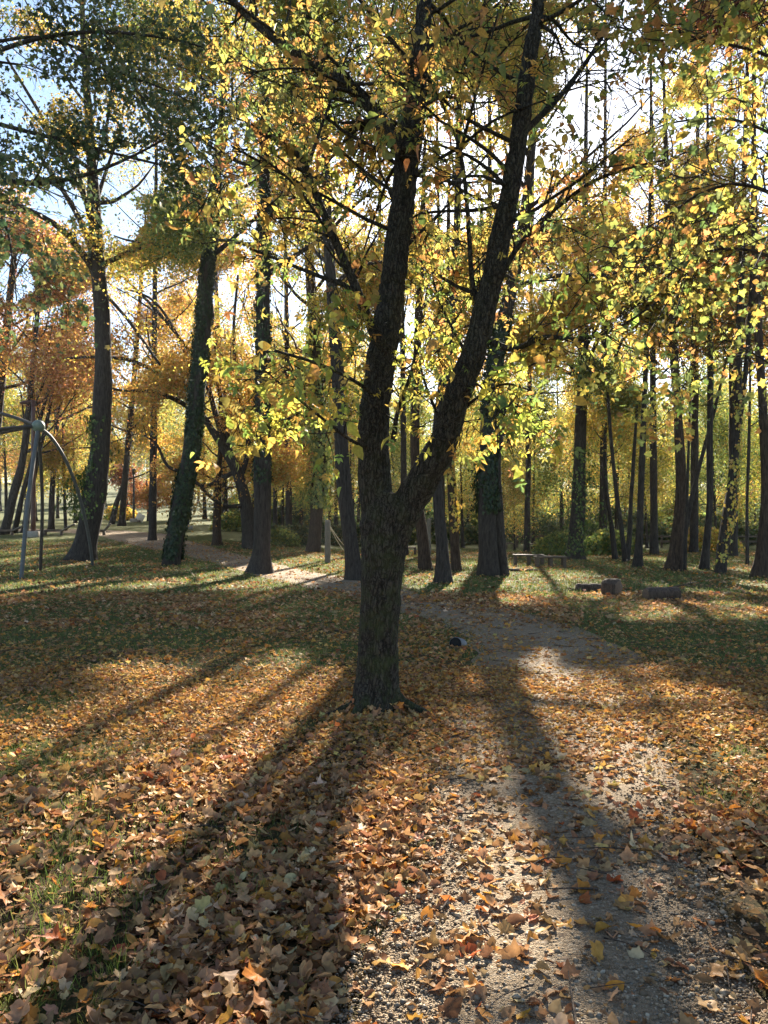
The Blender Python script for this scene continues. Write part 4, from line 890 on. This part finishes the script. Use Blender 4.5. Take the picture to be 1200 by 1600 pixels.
# lamp posts
def lamp(label, px, d, top_py, r, mat, arm=None, head=True):
    b = G(px, d); top = P(px, top_py, d); root = empty('street_lamp', b); tag(root, label, 'street lamp')
    m = MB(); m.tube(np.linspace(b-[0, 0, .1], top, 8), np.linspace(r, r*.8, 8), 12); m.build('pole', mat, root, True)
    m = MB(); m.box(b+[0, 0, .18], (.75, .75, .42), .2, 0, .03); m.build('base', M_conc, root)
    if arm:
        m = MB(); m.box(top+np.array([arm/2, 0, -.12]), (abs(arm)+.2, .16, .14), 0, 0, .02); m.build('arm', mat, root)
        m = MB(); m.box(top+np.array([arm, 0, -.2]), (.5, .26, .14), 0, 0, .03); m.build('lamp_head', mat, root)
    elif head:
        m = MB(); m.tube(np.array([top+[0, 0, z] for z in (0, .08, .5, .58, .7)]), np.array([.08, .17, .22, .27, .03]), 12); m.build('lamp_head', mat, root, True)
lamp('tall brown lamp pole with a short arm, behind the ball of the play frame', 52, 51, 625, .16, M_brown, arm=-.62)
lamp('black lamp post on a concrete base, right of the ivy-clad trunk', 294, 63, 715, .12, M_black)
lamp('far black lamp post in front of the orange red tree', 209, 84, 742, .13, M_black)
# white slanted board
b = G(219, 84); root = empty('information_board', b); tag(root, 'small white board leaning on its stand beside the far lamp post', 'board')
m = MB(); m.box(b+[0, 0, .5], (.85, .06, .8), .5, .45, .02); m.build('panel', M_white, root)
m = MB(); m.box(b+[-.5, .1, .1], (1.1, .5, .2), 0, 0, .03); m.build('stand', M_brown, root)
# posts with ropes
def rope_post(label, px, d, top_py, ropes):
    b = G(px, d); top = P(px, top_py, d); root = empty('wooden_post', b); tag(root, label, 'post')
    m = MB(); h = top[2]-b[2]; zz = [-.2, 0, h*.3, h*.6, h-.1, h-.03, h]; m.tube(np.array([b+[0, 0, z] for z in zz]), np.array([.12, .12, .118, .116, .115, .095, .02]), 14); m.build('post', M_postw, root, True)
    for (qx, qy, qd) in ropes:
        e = P(qx, qy, qd); m = MB(); a = top-[0, 0, .1]; t = np.linspace(0, 1, 10)[:, None]; c = a*(1-t)+e*t; c[:, 2] -= .12*np.sin(np.pi*t[:, 0]); m.tube(c, np.full(10, .014), 6); m.build('rope', M_rope, root, True)
rope_post('grey wooden post with ropes, left of the curving trunk', 512, 31.5, 812, [(548, 862, 33), (542, 866, 34)])
rope_post('grey wooden post half hidden behind the trunks right of the forked tree', 670, 40, 810, [])
# plank benches
def bench(px0, px1, d, top_z, label, w=.42, rz=0., posts=3, group=None):
    a = G(px0, d); b = G(px1, d); c = (a+b)/2; L = abs(b[0]-a[0]); z = gz(c[0], c[1]); root = empty('plank_bench', (c[0], c[1], z), rz); tag(root, label, 'bench', group)
    bpy.context.view_layer.update()
    cz, sz = math.cos(rz), math.sin(rz)
    def at(u, v, h): return np.array([c[0]+u*cz-v*sz, c[1]+u*sz+v*cz, z+h])
    m = MB()
    for v in (-w/4-.005, w/4+.005): m.box(at(0, v, top_z-.035), (L, w/2-.015, .07), rz, 0, .008)
    m.build('seat', M_wood, root)
    for k in range(posts):
        u = -L/2*.86+L*.86*k/(posts-1)
        for v in (-w*.3, w*.3):
            m = MB(); m.box(at(u, v, (top_z-.07)/2-.05), (.13, .11, top_z-.07+.1), rz, 0, .008); m.build('leg', M_wood, root)
bench(802, 850, 30.5, .44, 'low plank bench, left half of the pair by the twin stemmed tree', rz=-.10)
bench(836, 884, 28.6, .42, 'low plank bench, right half of the pair by the broad-based tree', rz=-.04)
bench(775, 806, 50, .45, 'far low bench in shade left of the broad-based tree, left one of two', rz=.05)
bench(822, 868, 47, .45, 'far low bench in shade left of the broad-based tree, right one of two', rz=-.03)
bench(630, 650, 41, .42, 'short pale bench glimpsed right of the forked trunk', rz=.0, posts=2)
# low rail fence at the edge of the woods
x0, x1, yf = (800-600)/F*54, (1290-600)/F*54, 54.
root = empty('rail_fence', ((x0+x1)/2, yf, 0)); tag(root, 'low dark wooden rail fence running along the edge of the woods', 'fence')
m = MB()
for zz in (.42, .78): m.box(((x0+x1)/2, yf-.07, zz), (x1-x0, .05, .13), 0, 0, .008)
m.build('rail', M_wood, root)
for k in range(13):
    xx = x0+(x1-x0)*(k+.2)/13; m = MB(); m.box((xx, yf, gz(xx, yf)+.42), (.13, .1, 1.0), 0, 0, .01); m.build('post', M_wood, root)
# low timbers at the left
def timber(px0, px1, px2, d, label, group):
    a, b, c = G(px0, d), G(px1, d), G(px2, d); root = empty('timber_border', (a+b)/2); tag(root, label, 'timber edging', group)
    m = MB(); m.box((a+b)/2+[0, 0, .34], (b[0]-a[0], .22, .16), 0, 0, .015); m.build('beam', M_wood, root)
    m = MB(); m.box((b+c)/2+[0, 0, .55], (math.hypot(c[0]-b[0], .45)+.1, .3, .08), 0, math.atan2(-.45, c[0]-b[0]), .01); m.build('ramp_board', M_postw, root)
    for q in (a*.85+b*.15, b*.97+a*.03):
        m = MB(); m.box(q+[0, 0, .1], (.16, .2, .38), 0, 0, .01); m.build('leg', M_wood, root)
timber(-14, 20, 44, 53, 'low timber beam with sloping board at the left edge, left of the brown lamp', 'low timbers behind the play frame')
timber(66, 97, 116, 53, 'low timber beam with sloping board between play frame and tall grey trunk', 'low timbers behind the play frame')
timber(150, 163, 172, 53, 'short low timber just right of the tall grey trunk', 'low timbers behind the play frame')
# logs
def log(name, px, d, L, r, rz, label, lump=.06, tilt=0.):
    b = G(px, d); root = empty(name, b); tag(root, label, 'log')
    u = np.array([math.cos(rz), math.sin(rz), tilt]); c = b+[0, 0, r*.88]; t = np.linspace(-.5, .5, 11)
    pts = c+t[:, None]*u*L; rad = np.full(11, r)*(1+lump*np.random.default_rng(px).normal(0, 1, 11)*.5); rad[0] *= .94; rad[-1] *= .94
    r2 = np.random.default_rng(px+1); ph = r2.uniform(0, 6, 3)
    fn = lambda p, a: 1+lump*(np.sin(2*a+ph[0])+.6*np.sin(5*a+ph[1])+.4*np.sin(9*a+ph[2]))[None]+0*p[:, :1]
    m = MB(); m.tube(pts, rad, 26, fn, cap=False); m.build('bark', M_log, root, True)
    for e, sg in ((0, -1), (10, 1)):
        m = MB(); q = pts[e]; m.tube(np.array([q-u*sg*.02, q, q+u*sg*.012]), np.array([rad[e]*.98, rad[e]*.98, rad[e]*.9]), 26, fn, cap=True); m.build('cut_end', M_cut, root)
log('short_log', 1034, 16.4, .78, .14, .25, 'short round log lying on the lawn, the right-hand one of three', .04)
log('split_log', 956, 17.6, .36, .19, -.9, 'chunky split log with a reddish cut face, middle of three on the lawn', .12)
log('dark_log', 925, 18.6, .75, .09, -.12, 'thin dark log lying on the lawn behind the chunky split log', .10)
log('fallen_pole', 820, 26.2, 1.15, .05, -.25, 'long thin pole lying in leaves right of the twin stemmed tree', .05, -.0)
# fallen branch behind the right-hand log
b = G(1050, 18.3); root = empty('fallen_branch', b); tag(root, 'bare forked fallen branch lying behind the right-hand log', 'branch')
m = MB(); m.tube(catmull([b+[-.35, 0, .05], b+[0, .05, .09], b+[.3, .0, .16], b+[.62, .1, .22]], 5), np.linspace(.032, .01, 16), 7)
m.tube(catmull([b+[.3, 0, .16], b+[.4, -.1, .12], b+[.55, -.15, .03]], 5), np.linspace(.018, .006, 11), 6); m.tube(catmull([b+[.45, .05, .19], b+[.5, .1, .3], b+[.5, .12, .38]], 5), np.linspace(.013, .005, 11), 6)
m.build('limb', M_log, root, True)
# drain pipe
b = G(714, 9.9); root = empty('drain_pipe', b); tag(root, 'pale drain pipe end with a black opening poking out of the leaves by the path', 'pipe')
u = nz(np.array([.40, .90, -.22])); r = .085; c = b+np.array([-.02, 0, .05])
m = MB(); t = np.linspace(0, .24, 25); rr = r*(1+.05*np.sin(t*130)); m.tube(c+t[:, None]*u, rr, 28, cap=False); m.tube(c+t[::-1, None]*u, (rr*.93)[::-1], 28, cap=False)
m.tube(np.array([c-u*.004, c+u*.012]), np.array([r*.94, r*1.04]), 28, cap=False); m.build('pipe_wall', M_pipe, root, True)
m = MB(); m.tube(np.array([c+u*.004, c+u*.02, c+u*.05]), np.array([r*.93, r*.92, r*.9]), 28, cap=True); m.build('opening', M_void, root)  # black plug in the mouth stands in for the shade inside

# ------------------------------------------------------------------ air
m, N, L = newmat('pale_air'); out = N.new('ShaderNodeOutputMaterial'); pv = N.new('ShaderNodeVolumePrincipled')
pv.inputs['Density'].default_value = HAZE; pv.inputs['Color'].default_value = (.86, .92, 1, 1); pv.inputs['Anisotropy'].default_value = .45
L.new(pv.outputs[0], out.inputs['Volume'])
mb = MB(); mb.box((0, 180, 24), (700, 640, 56)); tag(mb.build('haze', m), kind='stuff')
# ------------------------------------------------------------------ light, camera
w = bpy.data.worlds.new('World'); S.world = w; w.use_nodes = True; N = w.node_tree.nodes; L = w.node_tree.links
sky = N.new('ShaderNodeTexSky'); sky.sky_type = 'NISHITA'; sky.sun_disc = False; sky.sun_elevation = SUN_EL; sky.sun_rotation = SUN_AZ
sky.air_density = 1.0; sky.dust_density = .3; sky.ozone_density = 1.2
bg = N['Background']; bg.inputs['Strength'].default_value = .05; L.new(sky.outputs[0], bg.inputs['Color'])
sl = bpy.data.lights.new('sun', 'SUN'); sl.energy = 5.; sl.angle = math.radians(.53); sl.color = (1, .90, .74)
so = bpy.data.objects.new('sun', sl); COL.objects.link(so)
from mathutils import Vector
so.rotation_euler = Vector(SV).to_track_quat('Z', 'Y').to_euler(); so.location = (20, 60, 60)
cam = bpy.data.cameras.new('camera'); co = bpy.data.objects.new('camera', cam); COL.objects.link(co)
cam.sensor_fit = 'VERTICAL'; cam.sensor_height = 36; cam.lens = 27; cam.shift_y = 20/1600; cam.clip_end = 2000; cam.clip_start = .05
co.location = (0, 0, CAMZ); co.rotation_euler = (math.pi/2, 0, 0); S.camera = co
S.view_settings.view_transform = 'Standard'; S.view_settings.look = 'None'; S.view_settings.gamma = 1; S.view_settings.exposure = 2.4
S.render.engine = 'CYCLES'; c = S.cycles
c.use_denoising = True; c.max_bounces = 8; c.diffuse_bounces = 4; c.glossy_bounces = 2; c.transmission_bounces = 4; c.sample_clamp_indirect = 6
print('polys', sum(len(o.data.polygons) for o in S.objects if o.type == 'MESH'))
